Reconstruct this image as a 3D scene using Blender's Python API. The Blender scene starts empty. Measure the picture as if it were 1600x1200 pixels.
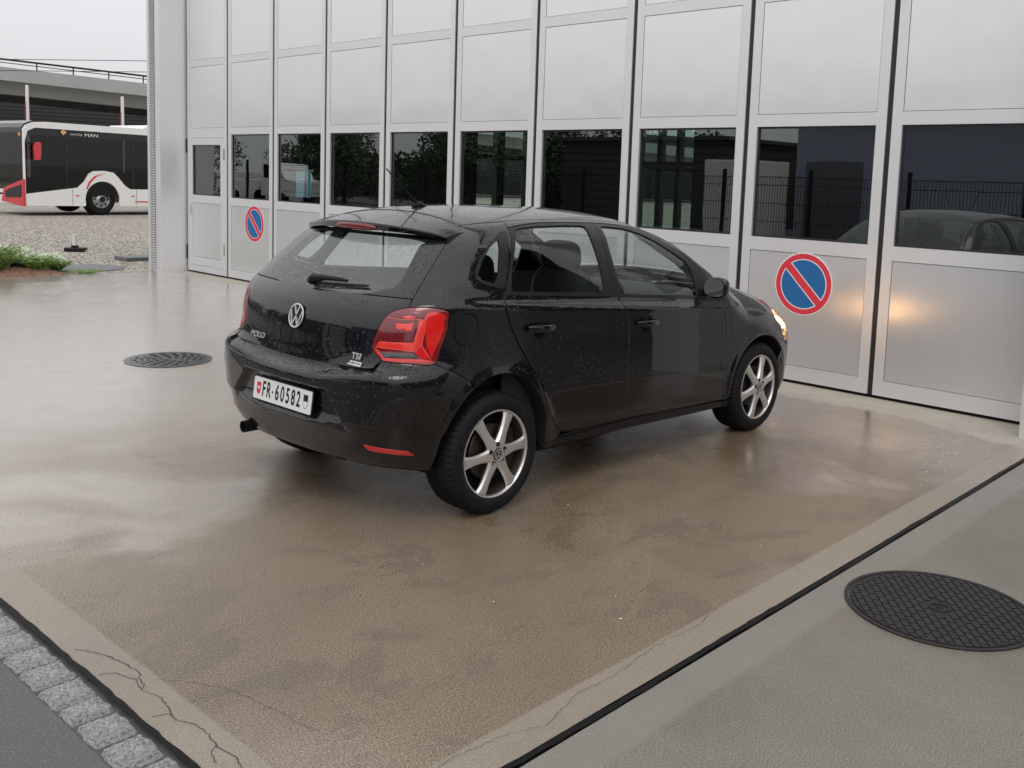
import bpy, bmesh, math, random
import numpy as np
from mathutils import Vector, Matrix
from mathutils.geometry import delaunay_2d_cdt
R = math.radians
random.seed(7)
scene = bpy.context.scene
col = scene.collection

# ---------------------------------------------------------------- camera
cam_d = bpy.data.cameras.new('camera'); cam = bpy.data.objects.new('camera', cam_d); col.objects.link(cam)
CAM = Vector((-3.27403, -4.05905, 1.62043))
_r = Vector((0.67507278, -0.73693281, 0.03473868)); _u = Vector((0.05833489, 0.10025946, 0.99324976)); _f = Vector((0.73544122, 0.66848939, -0.11067132))
mw = Matrix(((_r.x, _u.x, -_f.x, CAM.x), (_r.y, _u.y, -_f.y, CAM.y), (_r.z, _u.z, -_f.z, CAM.z), (0, 0, 0, 1)))
cam.matrix_world = mw
cam_d.sensor_width = 36; cam_d.lens = 1522.794 * 36 / 1600
cam_d.shift_x = -48.918 / 1600; cam_d.shift_y = -147.402 / 1600
cam_d.clip_start = 0.05; cam_d.clip_end = 3000
scene.camera = cam
scene.render.resolution_x = 1024; scene.render.resolution_y = 768

# ---------------------------------------------------------------- overcast daylight
SUN_EL, SUN_AZ = R(52), R(215)          # direction the light comes from (azimuth from +x)
w = bpy.data.worlds.new('World'); scene.world = w; w.use_nodes = True
nt = w.node_tree; bgn = nt.nodes['Background']
sky = nt.nodes.new('ShaderNodeTexSky'); sky.sky_type = 'NISHITA'; sky.sun_disc = False
sky.sun_elevation = SUN_EL; sky.sun_rotation = R(90) - SUN_AZ
sky.air_density = 1.0; sky.dust_density = 3.0; sky.ozone_density = 1.0
hsv = nt.nodes.new('ShaderNodeHueSaturation'); hsv.inputs['Saturation'].default_value = 0.06
nt.links.new(sky.outputs[0], hsv.inputs['Color'])
mixc = nt.nodes.new('ShaderNodeMixRGB'); mixc.inputs[0].default_value = 0.75      # cloud cover evens the sky out
mixc.inputs[2].default_value = (8.3, 8.35, 8.6, 1)
nt.links.new(hsv.outputs[0], mixc.inputs[1])
tcw = nt.nodes.new('ShaderNodeTexCoord'); sx = nt.nodes.new('ShaderNodeSeparateXYZ'); nt.links.new(tcw.outputs['Generated'], sx.inputs[0])
mrw = nt.nodes.new('ShaderNodeMapRange'); nt.links.new(sx.outputs[2], mrw.inputs[0]); mrw.inputs[1].default_value = 0.0; mrw.inputs[2].default_value = 0.9; mrw.inputs[3].default_value = 0.97; mrw.inputs[4].default_value = 1.85   # an overcast sky is brightest overhead
vm = nt.nodes.new('ShaderNodeVectorMath'); vm.operation = 'SCALE'; nt.links.new(mixc.outputs[0], vm.inputs[0]); nt.links.new(mrw.outputs[0], vm.inputs[3]); nt.links.new(vm.outputs[0], bgn.inputs['Color'])
bgn.inputs['Strength'].default_value = 0.10
sl = bpy.data.lights.new('sun', 'SUN'); sl.energy = 0.6; sl.angle = R(25); sl.color = (1, 0.97, 0.93)
so = bpy.data.objects.new('sun', sl); col.objects.link(so)
sd = Vector((math.cos(SUN_EL) * math.cos(SUN_AZ), math.cos(SUN_EL) * math.sin(SUN_AZ), math.sin(SUN_EL)))
so.rotation_euler = (-sd).to_track_quat('-Z', 'Y').to_euler()
so.location = (0, 0, 20)
scene.view_settings.view_transform = 'Standard'; scene.view_settings.look = 'None'
scene.view_settings.exposure = 0.0; scene.view_settings.gamma = 1.0
scene.render.engine = 'CYCLES'
scene.cycles.max_bounces = 8; scene.cycles.transparent_max_bounces = 16
# ---------------------------------------------------------------- car body surface (metres; x forward, y left, origin under rear axle)
def pchip(pts):
    X = np.array([a for a, b in pts], float); Y = np.array([b for a, b in pts], float)
    h = np.diff(X); d = np.diff(Y) / h; m = np.zeros_like(Y)
    for i in range(1, len(X) - 1):
        if d[i-1] * d[i] > 0:
            w1 = 2*h[i] + h[i-1]; w2 = h[i] + 2*h[i-1]; m[i] = (w1 + w2) / (w1/d[i-1] + w2/d[i])
    m[0] = d[0]; m[-1] = d[-1]
    def f(x):
        x = np.asarray(x, float); xc = np.clip(x, X[0], X[-1])
        i = np.clip(np.searchsorted(X, xc) - 1, 0, len(X) - 2); t = (xc - X[i]) / h[i]
        return ((1+2*t)*(1-t)**2*Y[i] + t*(1-t)**2*h[i]*m[i] + t*t*(3-2*t)*Y[i+1] + t*t*(t-1)*h[i]*m[i+1]) + (x < X[0])*(x-X[0])*m[0] + (x > X[-1])*(x-X[-1])*m[-1]
    return f
def smax(a, b, k):
    h = np.clip(0.5 + 0.5*(a-b)/k, 0, 1); return b + (a-b)*h + k*h*(1-h)
def sstep(x, a, b):
    t = np.clip((x-a)/(b-a), 0, 1); return t*t*(3-2*t)
S_W = pchip([(-1.05, .70), (-.92, .745), (-.82, .778), (-.74, .796), (-.675, .806), (-.655, .815), (-.60, .822), (-.45, .828), (-.25, .827), (-.12, .832), (-.078, .835), (-.065, .830), (-.03, .806), (0, .795), (.06, .773), (.15, .735), (.25, .683), (.33, .632), (.38, .585), (.43, .50)])
S_PL = pchip([(-.9, -.14), (-.7, -.085), (-.4, -.035), (0, -.006), (.5, 0), (1.4, 0), (2.0, -.002), (2.5, -.004), (2.9, -.04), (3.2, -.12), (3.4, -.25)])
S_GE = pchip([(-.6, -.07), (-.3, -.04), (0, -.015), (.5, 0), (1.3, 0), (1.7, -.005), (2.1, -.03), (2.5, -.03)])
S_XR = pchip([(.10, -.36), (.20, -.50), (.25, -.590), (.32, -.642), (.40, -.664), (.435, -.672), (.455, -.685), (.55, -.684), (.655, -.680), (.685, -.668), (.70, -.640), (.72, -.618), (.78, -.608), (.92, -.590), (.99, -.565), (1.03, -.535), (1.06, -.505), (1.2, -.355), (1.32, -.212), (1.40, -.10), (1.6, .2)])
S_ZR = pchip([(-.6, 1.29), (-.4, 1.350), (-.2, 1.400), (0, 1.441), (.2, 1.463), (.5, 1.473), (.8, 1.473), (1.1, 1.462), (1.3, 1.442), (1.45, 1.410), (1.6, 1.375), (2.0, 1.195), (2.22, 1.062), (2.30, 1.030), (2.5, .995), (2.8, .920), (3.0, .840), (3.1, .765), (3.2, .63), (3.35, .3)])
S_DR = pchip([(-.6, .07), (0, .06), (1.2, .055), (1.6, .06), (2.2, .05), (2.3, .05), (2.8, .05), (3.2, .05)])
S_XF = pchip([(.15, 3.10), (.22, 3.22), (.4, 3.28), (.55, 3.285), (.70, 3.20), (.8, 3.05), (1.0, 2.8)])
def belt(x): return 1.086 - .0735*np.clip(x, -.7, 2.1)
def bodyF(x, y, z):
    Y = np.abs(y); q = z - belt(x)
    r1 = np.hypot(x, z-.30); r2 = np.hypot(x-2.47, z-.30)
    bulge = .012*np.exp(-((r1-.37)/.05)**2) + .012*np.exp(-((r2-.37)/.05)**2)
    corner = .022*sstep(-x, .12, .40)*np.exp(-((z-.66)/.11)**2)
    wv = S_W(q) + S_PL(x) + S_GE(x)*sstep(q, 0, .15) + bulge*(z < .8) + corner
    zs = z - .055*sstep(Y, .15, .70)*(1-sstep(z, .76, .86))
    rw = .37 + .9*np.clip(.60-z, 0, .2); rec = .034*(1-sstep(Y, rw-.035, rw))*sstep(z, .442, .515)*(1-sstep(z, .608, .628))
    xr = S_XR(zs) + rec + (.12 + .06*sstep(z, .70, .80) + .05*sstep(z, 1.0, 1.2))*Y*Y
    zr = S_ZR(x) - S_DR(x)*(Y/.6)**2 - .02*(Y/.6)**6
    kr = .26 - .14*sstep(z, .95, 1.25)
    f = smax(Y - wv, xr - x, kr)
    f = smax(f, x - (S_XF(z) - .30*Y*Y), .3)
    return smax(f, (z - zr)*.9, .065)
def solve_dir(O, D, t0, t1):
    a = np.full(O.shape[:-1], t0, float); b = np.full(O.shape[:-1], t1, float)
    for _ in range(34):
        m = .5*(a+b); P = O + D*m[..., None]; ins = bodyF(P[..., 0], P[..., 1], P[..., 2]) < 0
        a = np.where(ins, m, a); b = np.where(ins, b, m)
    return O + D*(.5*(a+b))[..., None]
def grad(P):
    e = 2e-3; g = []
    for i in range(3):
        d = np.zeros(3); d[i] = e; A = P + d; B = P - d
        g.append(bodyF(A[..., 0], A[..., 1], A[..., 2]) - bodyF(B[..., 0], B[..., 1], B[..., 2]))
    g = np.stack(g, -1); return g/np.linalg.norm(g, axis=-1, keepdims=True)
# wrap coordinates: s runs from the middle of the tail round the corner and along the right flank; z is height
PVX = pchip([(0, -.30), (.8, -.28), (.95, -.24), (1.06, -.16), (1.2, -.02), (1.35, .15), (1.5, .25)]); PVY = .45; CR = .34; SC = PVY + CR*math.pi/2; FX = 2.80; FR = .40
def wrapP(s, z):
    s = np.asarray(s, float); z = np.asarray(z, float); sg = np.where(s < 0, -1.0, 1.0); s = np.abs(s); px = PVX(z)
    sf = SC + (FX - px)
    O = np.zeros(s.shape+(3,)); D = np.zeros(s.shape+(3,)); O[..., 2] = z
    a = np.clip((s-PVY)/CR, 0, math.pi/2); b = np.clip((s-sf)/FR, 0, math.pi/2)
    O[..., 1] = -np.where(s < PVY, s, PVY); O[..., 0] = np.where(s < SC, px, np.minimum(px + s - SC, FX))
    over = np.clip(s - sf - FR*math.pi/2, 0, .45); O[..., 1] = np.where(s > sf, -(PVY - over), O[..., 1])
    D[..., 0] = -np.cos(a) + np.where(s > sf, np.sin(b), 0); D[..., 1] = -np.where(s > sf, np.cos(b), np.sin(a))
    O[..., 1] *= sg; D[..., 1] *= sg
    return solve_dir(O, D, 0.0, 1.3)
def toS(P):
    x, y, z = P; px = float(PVX(z)); Y = abs(y)
    if x > FX: s = SC + FX - px + FR*math.atan2(x-FX, max(Y-PVY, 1e-6)) if Y > PVY else SC+FX-px+FR*math.pi/2+PVY-Y
    elif x >= px: s = SC + x - px
    elif Y <= PVY: s = Y
    else: s = PVY + CR*math.atan2(Y-PVY, px-x)
    return (s if y <= 0 else -s, z)
def topP(x, y):
    x = np.asarray(x, float); O = np.stack([x, np.asarray(y, float), np.full(x.shape, .55)], -1); D = np.zeros(O.shape); D[..., 2] = 1
    return solve_dir(O, D, 0.0, 1.3)
# ---------------------------------------------------------------- helpers
def link(o, parent=None):
    col.objects.link(o)
    if parent is not None: o.parent = parent
    return o
def empty(name, loc=(0, 0, 0), rz=0, parent=None):
    o = bpy.data.objects.new(name, None); o.empty_display_size = .2; o.location = loc; o.rotation_euler = (0, 0, rz); return link(o, parent)
def tag(o, label, cat, group=None, kind=None):
    if label: o['label'] = label
    if cat: o['category'] = cat
    if group: o['group'] = group
    if kind: o['kind'] = kind
    return o
def make(name, verts, faces, m, parent=None, smooth=False, normals=None, loc=None):
    me = bpy.data.meshes.new(name); me.from_pydata([tuple(map(float, v)) for v in verts], [], [tuple(int(i) for i in f) for f in faces]); me.update()
    ms = m if isinstance(m, (list, tuple)) else [m]
    for k in ms: me.materials.append(k)
    if smooth or normals is not None: me.polygons.foreach_set('use_smooth', [True]*len(me.polygons))
    if normals is not None: me.normals_split_custom_set_from_vertices([tuple(map(float, n)) for n in normals])
    o = bpy.data.objects.new(name, me)
    if loc is not None: o.location = loc
    return link(o, parent)
class MB:
    """collects shapes into one mesh"""
    def __init__(s): s.v = []; s.f = []; s.mi = []
    def add(s, vs, fs, mi=0):
        b = len(s.v); s.v += [tuple(v) for v in vs]; s.f += [tuple(i+b for i in f) for f in fs]; s.mi += [mi]*len(fs); return s
    def box(s, x0, x1, y0, y1, z0, z1, mi=0, bev=0.0):
        bm = bmesh.new(); bmesh.ops.create_cube(bm, size=1)
        for v in bm.verts: v.co = Vector(((x0+x1)/2 + v.co.x*(x1-x0), (y0+y1)/2 + v.co.y*(y1-y0), (z0+z1)/2 + v.co.z*(z1-z0)))
        if bev > 0: bmesh.ops.bevel(bm, geom=bm.edges[:], offset=bev, segments=2, profile=.5, affect='EDGES')
        return s.bm(bm, mi)
    def bm(s, bm, mi=0, M=None):
        bm.verts.index_update(); vs = [(M @ v.co if M else v.co)[:] for v in bm.verts]; fs = [[v.index for v in f.verts] for f in bm.faces]; bm.free(); return s.add(vs, fs, mi)
    def tube(s, pts, r, n=10, mi=0, caps=True):
        pts = [Vector(p) for p in pts]; vs = []; fs = []; rr = r if isinstance(r, (list, tuple)) else [r]*len(pts)
        for i, p in enumerate(pts):
            d = (pts[min(i+1, len(pts)-1)] - pts[max(i-1, 0)]).normalized(); a = d.orthogonal().normalized() if i == 0 else (a - d*a.dot(d)).normalized(); b = d.cross(a)
            for k in range(n): t = 2*math.pi*k/n; vs.append(p + (a*math.cos(t) + b*math.sin(t))*rr[i])
        for i in range(len(pts)-1):
            for k in range(n): fs.append((i*n+k, i*n+(k+1) % n, (i+1)*n+(k+1) % n, (i+1)*n+k))
        if caps: fs.append(tuple(range(n-1, -1, -1))); fs.append(tuple((len(pts)-1)*n+k for k in range(n)))
        return s.add(vs, fs, mi)
    def lathe(s, prof, n=48, axis='z', mi=0, c=(0, 0, 0)):
        """prof: (radius, height) pairs turned round the axis"""
        vs = []; fs = []
        for r, h in prof:
            for k in range(n):
                t = 2*math.pi*k/n; a, b = r*math.cos(t), r*math.sin(t)
                p = (a, b, h) if axis == 'z' else ((a, h, b) if axis == 'y' else (h, a, b)); vs.append((p[0]+c[0], p[1]+c[1], p[2]+c[2]))
        for i in range(len(prof)-1):
            for k in range(n): fs.append((i*n+k, i*n+(k+1) % n, (i+1)*n+(k+1) % n, (i+1)*n+k))
        return s.add(vs, fs, mi)
    def prism(s, poly, h0, h1, axis='z', mi=0):
        n = len(poly); f3 = {'z': lambda a, b, h: (a, b, h), 'y': lambda a, b, h: (a, h, b), 'x': lambda a, b, h: (h, a, b)}[axis]
        vs = [f3(a, b, h0) for a, b in poly] + [f3(a, b, h1) for a, b in poly]
        fs = [tuple(range(n-1, -1, -1)), tuple(range(n, 2*n))] + [(i, (i+1) % n, n+(i+1) % n, n+i) for i in range(n)]
        return s.add(vs, fs, mi)
    def build(s, name, m, parent=None, smooth=False, loc=None, rz=0, fix=True):
        o = make(name, s.v, s.f, m, parent, False, None, loc); me = o.data
        if fix:
            bm = bmesh.new(); bm.from_mesh(me)
            for f, k in zip(bm.faces, s.mi): f.material_index = k
            bmesh.ops.recalc_face_normals(bm, faces=bm.faces); bm.to_mesh(me); bm.free()
        if smooth:
            me.polygons.foreach_set('use_smooth', [True]*len(me.polygons)); me.set_sharp_from_angle(angle=R(35))
        if rz: o.rotation_euler = (0, 0, rz)
        return o
def text_mesh(name, body, size, m, M, parent=None, sx=1.0, depth=.0012, bold=0.0, align='CENTER'):
    cu = bpy.data.curves.new(name, 'FONT'); cu.body = body; cu.size = size; cu.extrude = depth; cu.offset = bold; cu.align_x = align; cu.align_y = 'CENTER'
    t = bpy.data.objects.new(name, cu); col.objects.link(t); bpy.context.view_layer.update()
    me = bpy.data.meshes.new_from_object(t.evaluated_get(bpy.context.evaluated_depsgraph_get())); bpy.data.objects.remove(t)
    me.materials.clear(); me.materials.append(m); me.transform(M @ Matrix.Diagonal((sx, 1, 1, 1))); me.name = name
    o = bpy.data.objects.new(name, me); return link(o, parent)
def frame(origin, ux, uy):
    """matrix whose x axis runs along ux and y axis along uy"""
    ux = Vector(ux).normalized(); uz = ux.cross(Vector(uy)).normalized(); uy = uz.cross(ux)
    return Matrix(((ux.x, uy.x, uz.x, origin[0]), (ux.y, uy.y, uz.y, origin[1]), (ux.z, uy.z, uz.z, origin[2]), (0, 0, 0, 1)))
# ---------------------------------------------------------------- materials
class NT:
    def __init__(s, name):
        s.m = bpy.data.materials.new(name); s.m.use_nodes = True; s.t = s.m.node_tree; s.p = s.t.nodes['Principled BSDF']; s.out = s.t.nodes['Material Output']
    def n(s, typ, **k):
        nd = s.t.nodes.new('ShaderNode'+typ)
        for a, b in k.items():
            if a.startswith('i_'): s.set(nd.inputs[a[2:].replace('_', ' ')], b)
            else: setattr(nd, a, b)
        return nd
    def set(s, sock, v):
        if isinstance(v, bpy.types.NodeSocket): s.t.links.new(v, sock)
        elif isinstance(v, bpy.types.Node): s.t.links.new(v.outputs[0], sock)
        else: sock.default_value = v
    def P(s, **k):
        for a, b in k.items(): s.set(s.p.inputs[a.replace('_', ' ')], b)
        return s
    def coord(s, kind='Object', scale=None):
        o = s.n('TexCoord').outputs[kind]
        if scale is not None:
            mp = s.n('Mapping'); s.set(mp.inputs['Vector'], o); mp.inputs['Scale'].default_value = scale; o = mp.outputs[0]
        return o
    def noise(s, vec, scale, detail=4, rough=.55, dist=0):
        nd = s.n('TexNoise'); s.set(nd.inputs['Vector'], vec); nd.inputs['Scale'].default_value = scale; nd.inputs['Detail'].default_value = detail; nd.inputs['Roughness'].default_value = rough; nd.inputs['Distortion'].default_value = dist; return nd.outputs[0]
    def ramp(s, fac, stops):
        nd = s.n('ValToRGB'); s.set(nd.inputs[0], fac); e = nd.color_ramp.elements
        while len(e) < len(stops): e.new(.5)
        for el, (p, c) in zip(e, stops):
            el.position = p; el.color = (c, c, c, 1) if isinstance(c, (int, float)) else (*c, 1)
        return nd.outputs[0]
    def math(s, op, a, b=0.0, c=0.0, clamp=False):
        nd = s.n('Math', operation=op, use_clamp=clamp)
        for i, v in enumerate((a, b, c)): s.set(nd.inputs[i], v)
        return nd.outputs[0]
    def mix(s, f, a, b):
        nd = s.n('Mix', data_type='RGBA'); s.set(nd.inputs[0], f)
        for i, v in ((6, a), (7, b)): s.set(nd.inputs[i], (*v, 1) if isinstance(v, tuple) and len(v) == 3 else v)
        return nd.outputs[2]
    def mr(s, v, a, b, c=0.0, d=1.0, smooth=False):
        nd = s.n('MapRange'); nd.interpolation_type = 'SMOOTHSTEP' if smooth else 'LINEAR'
        for i, q in enumerate((v, a, b, c, d)): s.set(nd.inputs[i], q)
        return nd.outputs[0]
    def xyz(s, v):
        nd = s.n('SeparateXYZ'); s.set(nd.inputs[0], v); return nd.outputs
    def bump(s, h, strength=1.0, dist=.001, normal=None):
        nd = s.n('Bump'); s.set(nd.inputs['Height'], h); nd.inputs['Strength'].default_value = strength; nd.inputs['Distance'].default_value = dist
        if normal is not None: s.set(nd.inputs['Normal'], normal)
        return nd.outputs[0]
def simple(name, c, rough=.5, metal=0.0, noise=0.0, nscale=20, bump=0.0, bscale=200, coat=0.0, spec=.5):
    t = NT(name); v = t.coord()
    base = (*c, 1)
    if noise:
        f = t.noise(v, nscale, 5); base = t.mix(f, tuple(x*(1-noise) for x in c), tuple(min(1, x*(1+noise)) for x in c))
    t.P(Base_Color=base, Roughness=rough, Metallic=metal, Coat_Weight=coat, Specular_IOR_Level=spec)
    if bump: t.P(Normal=t.bump(t.noise(v, bscale, 4), 1.0, bump))
    return t.m
def drops(t, scale=100, amount=.64, h=.0065):
    """beads of rain water standing on a surface, thicker on the faces that look up"""
    v = t.coord(); vo = t.n('TexVoronoi'); t.set(vo.inputs['Vector'], v); vo.inputs['Scale'].default_value = scale
    nz = t.xyz(t.n('NewGeometry').outputs['Normal'])[2]
    sp = t.xyz(vo.outputs['Color']); rad = t.math('MULTIPLY_ADD', sp[0], .34, .10)
    up = t.mr(nz, -.05, .55, .05, amount + .35)
    on = t.math('LESS_THAN', sp[1], up)
    r = t.math('MULTIPLY', rad, on)
    d = t.math('SUBTRACT', r, vo.outputs['Distance']); d = t.math('MAXIMUM', d, 0.0)
    hgt = t.math('SQRT', d)
    return t.bump(hgt, 1.0, h), t.math('GREATER_THAN', d, 0.0)
def paint(name, c):
    t = NT(name); nb, on = drops(t)
    t.P(Base_Color=(*c, 1), Roughness=.35, Metallic=.0, Coat_Weight=1.0, Coat_Roughness=.03, Normal=nb, Specular_IOR_Level=.08)
    t.set(t.p.inputs['Coat Normal'], nb); return t.m
def glass(name, tint, rough=0.0, wet=False, ior=1.5, film=0.0, base=.075, warp=0.0):
    t = NT(name); t.t.nodes.remove(t.p); tr = t.n('BsdfTransparent'); tr.inputs[0].default_value = (*tint, 1); gl = t.n('BsdfGlossy'); gl.inputs['Roughness'].default_value = rough
    lw = t.n('LayerWeight'); lw.inputs['Blend'].default_value = .5
    if wet: nb, on = drops(t, 100, .55, .004); t.set(lw.inputs['Normal'], nb); t.set(gl.inputs['Normal'], nb)
    f = t.math('MULTIPLY_ADD', t.math('POWER', lw.outputs['Facing'], 5.0), .92, base)
    if wet: f = t.math('ADD', f, t.math('MULTIPLY', on, .08), clamp=True)
    if warp: t.set(gl.inputs['Normal'], t.bump(t.noise(t.coord(), 1.7, 2), 1, warp))
    if film: f = t.math('ADD', f, film, clamp=True)
    mx = t.n('MixShader'); t.set(mx.inputs[0], f); t.t.links.new(tr.outputs[0], mx.inputs[1]); t.t.links.new(gl.outputs[0], mx.inputs[2]); t.t.links.new(mx.outputs[0], t.out.inputs[0]); return t.m
M = {}
M['black_plastic'] = simple('black_plastic', (.009, .009, .010), .45, spec=.25, bump=.0003, bscale=900)
M['satin_black'] = simple('satin_black', (.007, .007, .008), .35, spec=.3)
M['rubber'] = simple('rubber', (.010, .010, .011), .62, spec=.18, noise=.4, nscale=30, bump=.0004, bscale=500)
M['void'] = simple('void', (.003, .003, .003), .9)
M['chrome'] = simple('chrome', (.75, .76, .78), .12, 1.0)
M['plate_white'] = simple('plate_white', (.74, .74, .73), .3, coat=.4, noise=.03)
M['plate_black'] = simple('plate_black', (.01, .01, .012), .35)
M['plate_red'] = simple('plate_red', (.62, .03, .05), .35)
M['galv'] = simple('galv', (.45, .46, .47), .45, .9, noise=.15, nscale=8)
# ---------------------------------------------------------------- ground
def sheet(name, x0, x1, y0, y1, z, m, label, cat='ground', nx=1, ny=1):
    vs = [(x0+(x1-x0)*i/nx, y0+(y1-y0)*j/ny, z) for j in range(ny+1) for i in range(nx+1)]
    fs = [(j*(nx+1)+i, j*(nx+1)+i+1, (j+1)*(nx+1)+i+1, (j+1)*(nx+1)+i) for j in range(ny) for i in range(nx)]
    return tag(make(name, vs, fs, m), label, cat, kind='structure')
def concrete_wet():
    t = NT('wet_concrete'); v = t.coord(); X, Y, Z = t.xyz(v)
    big = t.noise(v, .55, 5, .6, .6); mid = t.noise(v, 2.3, 5, .6); fine = t.noise(v, 95, 4, .8); grit = t.noise(v, 190, 3, .75)
    brush = t.noise(t.coord(scale=(1.0, 9.0, 1.0)), 1.6, 4, .6)
    # trowelled bands along the joints are smoother and paler
    edge = t.math('MAXIMUM', t.mr(t.math('ADD', X, t.math('MULTIPLY', t.noise(v, 3, 2), .01)), -1.885, -1.875, 1, 0), t.mr(t.math('ADD', Y, t.math('MULTIPLY', t.noise(v, 3, 2), .01)), -2.155, -2.145, 1, 0))
    # the concrete by the doors stays dry
    wob = t.math('ADD', t.math('MULTIPLY', t.math('SUBTRACT', t.noise(v, .9, 5, .6), .5), .7), t.math('MULTIPLY', t.math('SUBTRACT', t.noise(v, 9, 6, .7), .5), .16))
    front = t.math('SUBTRACT', t.math('ADD', X, wob), t.mr(Y, -2.3, 1.6, 3.42, 4.02))
    dry = t.mr(front, -.03, .06, 0, 1)
    c = t.mix(t.mr(big, .35, .65), (.200, .128, .060), (.340, .236, .138))
    c = t.mix(t.mr(t.math('ADD', X, t.math('MULTIPLY', Y, -.25)), 1.5, -1.9, 0, .35), c, (.245, .205, .165))
    c = t.mix(t.math('MULTIPLY', mid, .30), c, (.21, .165, .12))
    c = t.mix(t.mr(t.noise(v, 1.1, 6, .65), .54, .70, 0, .5), c, (.085, .058, .032))
    c = t.mix(t.mr(t.noise(t.coord(scale=(.8, 1.4, 1)), 2.0, 8, .7, .8), .54, .57, 0, .38), c, (.10, .075, .048))
    mp = t.n('Mapping'); t.set(mp.inputs['Vector'], v); mp.inputs['Rotation'].default_value = (0, 0, R(28)); mp.inputs['Scale'].default_value = (1.2, 26, 1)
    c = t.mix(t.mr(t.noise(mp.outputs[0], 1.5, 5, .7), .45, .75, 0, .16), c, (.27, .215, .155))
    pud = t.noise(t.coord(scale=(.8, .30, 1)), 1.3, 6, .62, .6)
    c = t.mix(t.math('MULTIPLY', t.mr(t.math('ADD', Y, t.math('MULTIPLY', X, -.9)), -.2, 4.2, 0, .92, True), t.mr(pud, .60, .66, 1, .45)), c, (.60, .53, .445))  # paler towards the left: sky sheen on the wet slab painted into the colour
    c = t.mix(t.math('MULTIPLY', t.mr(Y, 5.5, 7.5), t.mr(t.noise(t.coord(scale=(2.2, .9, 1)), 1.1, 5, .6), .66, .69, 0, .8)), c, (.075, .065, .055))
    c = t.mix(t.mr(fine, .40, .52, .45, 0), c, (.07, .05, .033)); c = t.mix(t.mr(fine, .55, .68, 0, .35), c, (.50, .43, .35)); c = t.mix(t.mr(grit, .36, .52, .85, 0), c, (.045, .032, .021)); c = t.mix(t.mr(grit, .53, .68, 0, .75), c, (.50, .43, .35))
    c = t.mix(t.math('MULTIPLY', edge, .5), c, (.38, .335, .275))
    c = t.mix(dry, c, t.mix(t.noise(v, 5, 6, .7), (.27, .245, .205), (.47, .435, .375)))
    spk = t.n('TexVoronoi'); t.set(spk.inputs['Vector'], v); spk.inputs['Scale'].default_value = 38
    s0 = t.math('MULTIPLY', t.math('LESS_THAN', spk.outputs['Distance'], .055), t.math('GREATER_THAN', t.xyz(spk.outputs['Color'])[0], .86))
    c = t.mix(t.math('MULTIPLY', s0, .8), c, (.62, .6, .56))
    # puddled film: smooth where water stands, grainy where it has drained
    film = t.mr(t.noise(v, .8, 4, .55, .4), .42, .62, 0, 1, True)
    film = t.math('MAXIMUM', film, t.mr(X, 1.6, 3.2, 0, .9, True))
    film = t.math('MAXIMUM', film, t.mr(t.math('ADD', Y, t.math('MULTIPLY', t.math('SUBTRACT', big, .5), 3.0)), .2, 2.6, 0, .95, True))
    film = t.math('MULTIPLY', film, t.math('SUBTRACT', 1.0, t.math('MULTIPLY', edge, .6)))
    ro = t.mr(film, 0, 1, .32, .10); ro = t.math('ADD', ro, t.math('MULTIPLY', t.math('SUBTRACT', brush, .5), .10)); ro = t.math('ADD', ro, t.math('MULTIPLY', dry, .5), clamp=True)
    hgt = t.math('ADD', fine, t.math('MULTIPLY', grit, .8)); hgt = t.math('ADD', hgt, t.math('MULTIPLY', t.noise(v, 30, 3), .5)); hgt = t.math('MULTIPLY', hgt, t.mr(film, 0, 1, 1.15, .42))
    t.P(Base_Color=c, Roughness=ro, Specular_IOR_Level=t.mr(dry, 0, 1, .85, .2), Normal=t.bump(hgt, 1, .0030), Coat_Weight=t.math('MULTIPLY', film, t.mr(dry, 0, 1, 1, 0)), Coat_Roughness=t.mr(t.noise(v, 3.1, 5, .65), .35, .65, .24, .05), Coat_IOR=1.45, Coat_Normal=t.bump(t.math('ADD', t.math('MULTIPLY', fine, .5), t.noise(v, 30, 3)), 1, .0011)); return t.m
def concrete_right():
    t = NT('grey_concrete'); v = t.coord(); X, Y, Z = t.xyz(v); fine = t.noise(v, 110, 4, .8); mid = t.noise(v, 1.7, 5, .6)
    edge = t.mr(t.math('ADD', Y, t.math('MULTIPLY', mid, .02)), -2.50, -2.47, 0, 1)
    c = t.mix(t.mr(mid, .3, .7), (.165, .145, .116), (.250, .224, .186)); c = t.mix(t.mr(t.noise(v, .8, 4), .5, .72, 0, .6), c, (.115, .088, .060))
    gr_ = t.noise(v, 200, 3, .75); c = t.mix(t.mr(fine, .40, .52, .4, 0), c, (.07, .062, .052)); c = t.mix(t.mr(gr_, .36, .52, .75, 0), c, (.050, .045, .038)); c = t.mix(t.mr(gr_, .54, .68, 0, .7), c, (.44, .41, .36)); c = t.mix(t.math('MULTIPLY', edge, .5), c, (.21, .195, .17))
    hgt = t.math('MULTIPLY', t.math('ADD', fine, t.math('MULTIPLY', t.noise(v, 400, 2), .7)), t.mr(edge, 0, 1, 1, .25))
    t.P(Base_Color=c, Roughness=t.mr(t.noise(v, 1.3, 4), .4, .65, .42, .26), Specular_IOR_Level=.5, Normal=t.bump(hgt, .8, .002)); return t.m
def asphalt_m():
    t = NT('asphalt'); v = t.coord(); vo = t.n('TexVoronoi'); t.set(vo.inputs['Vector'], v); vo.inputs['Scale'].default_value = 260
    f = t.noise(v, 170, 4, .8); c = t.mix(t.mr(f, .3, .7), (.035, .033, .034), (.19, .183, .183)); c = t.mix(t.math('GREATER_THAN', t.xyz(vo.outputs['Color'])[0], .975), c, (.24, .235, .23))
    t.P(Base_Color=c, Roughness=.45, Normal=t.bump(t.math('ADD', f, vo.outputs['Distance']), 1, .003)); return t.m
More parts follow.
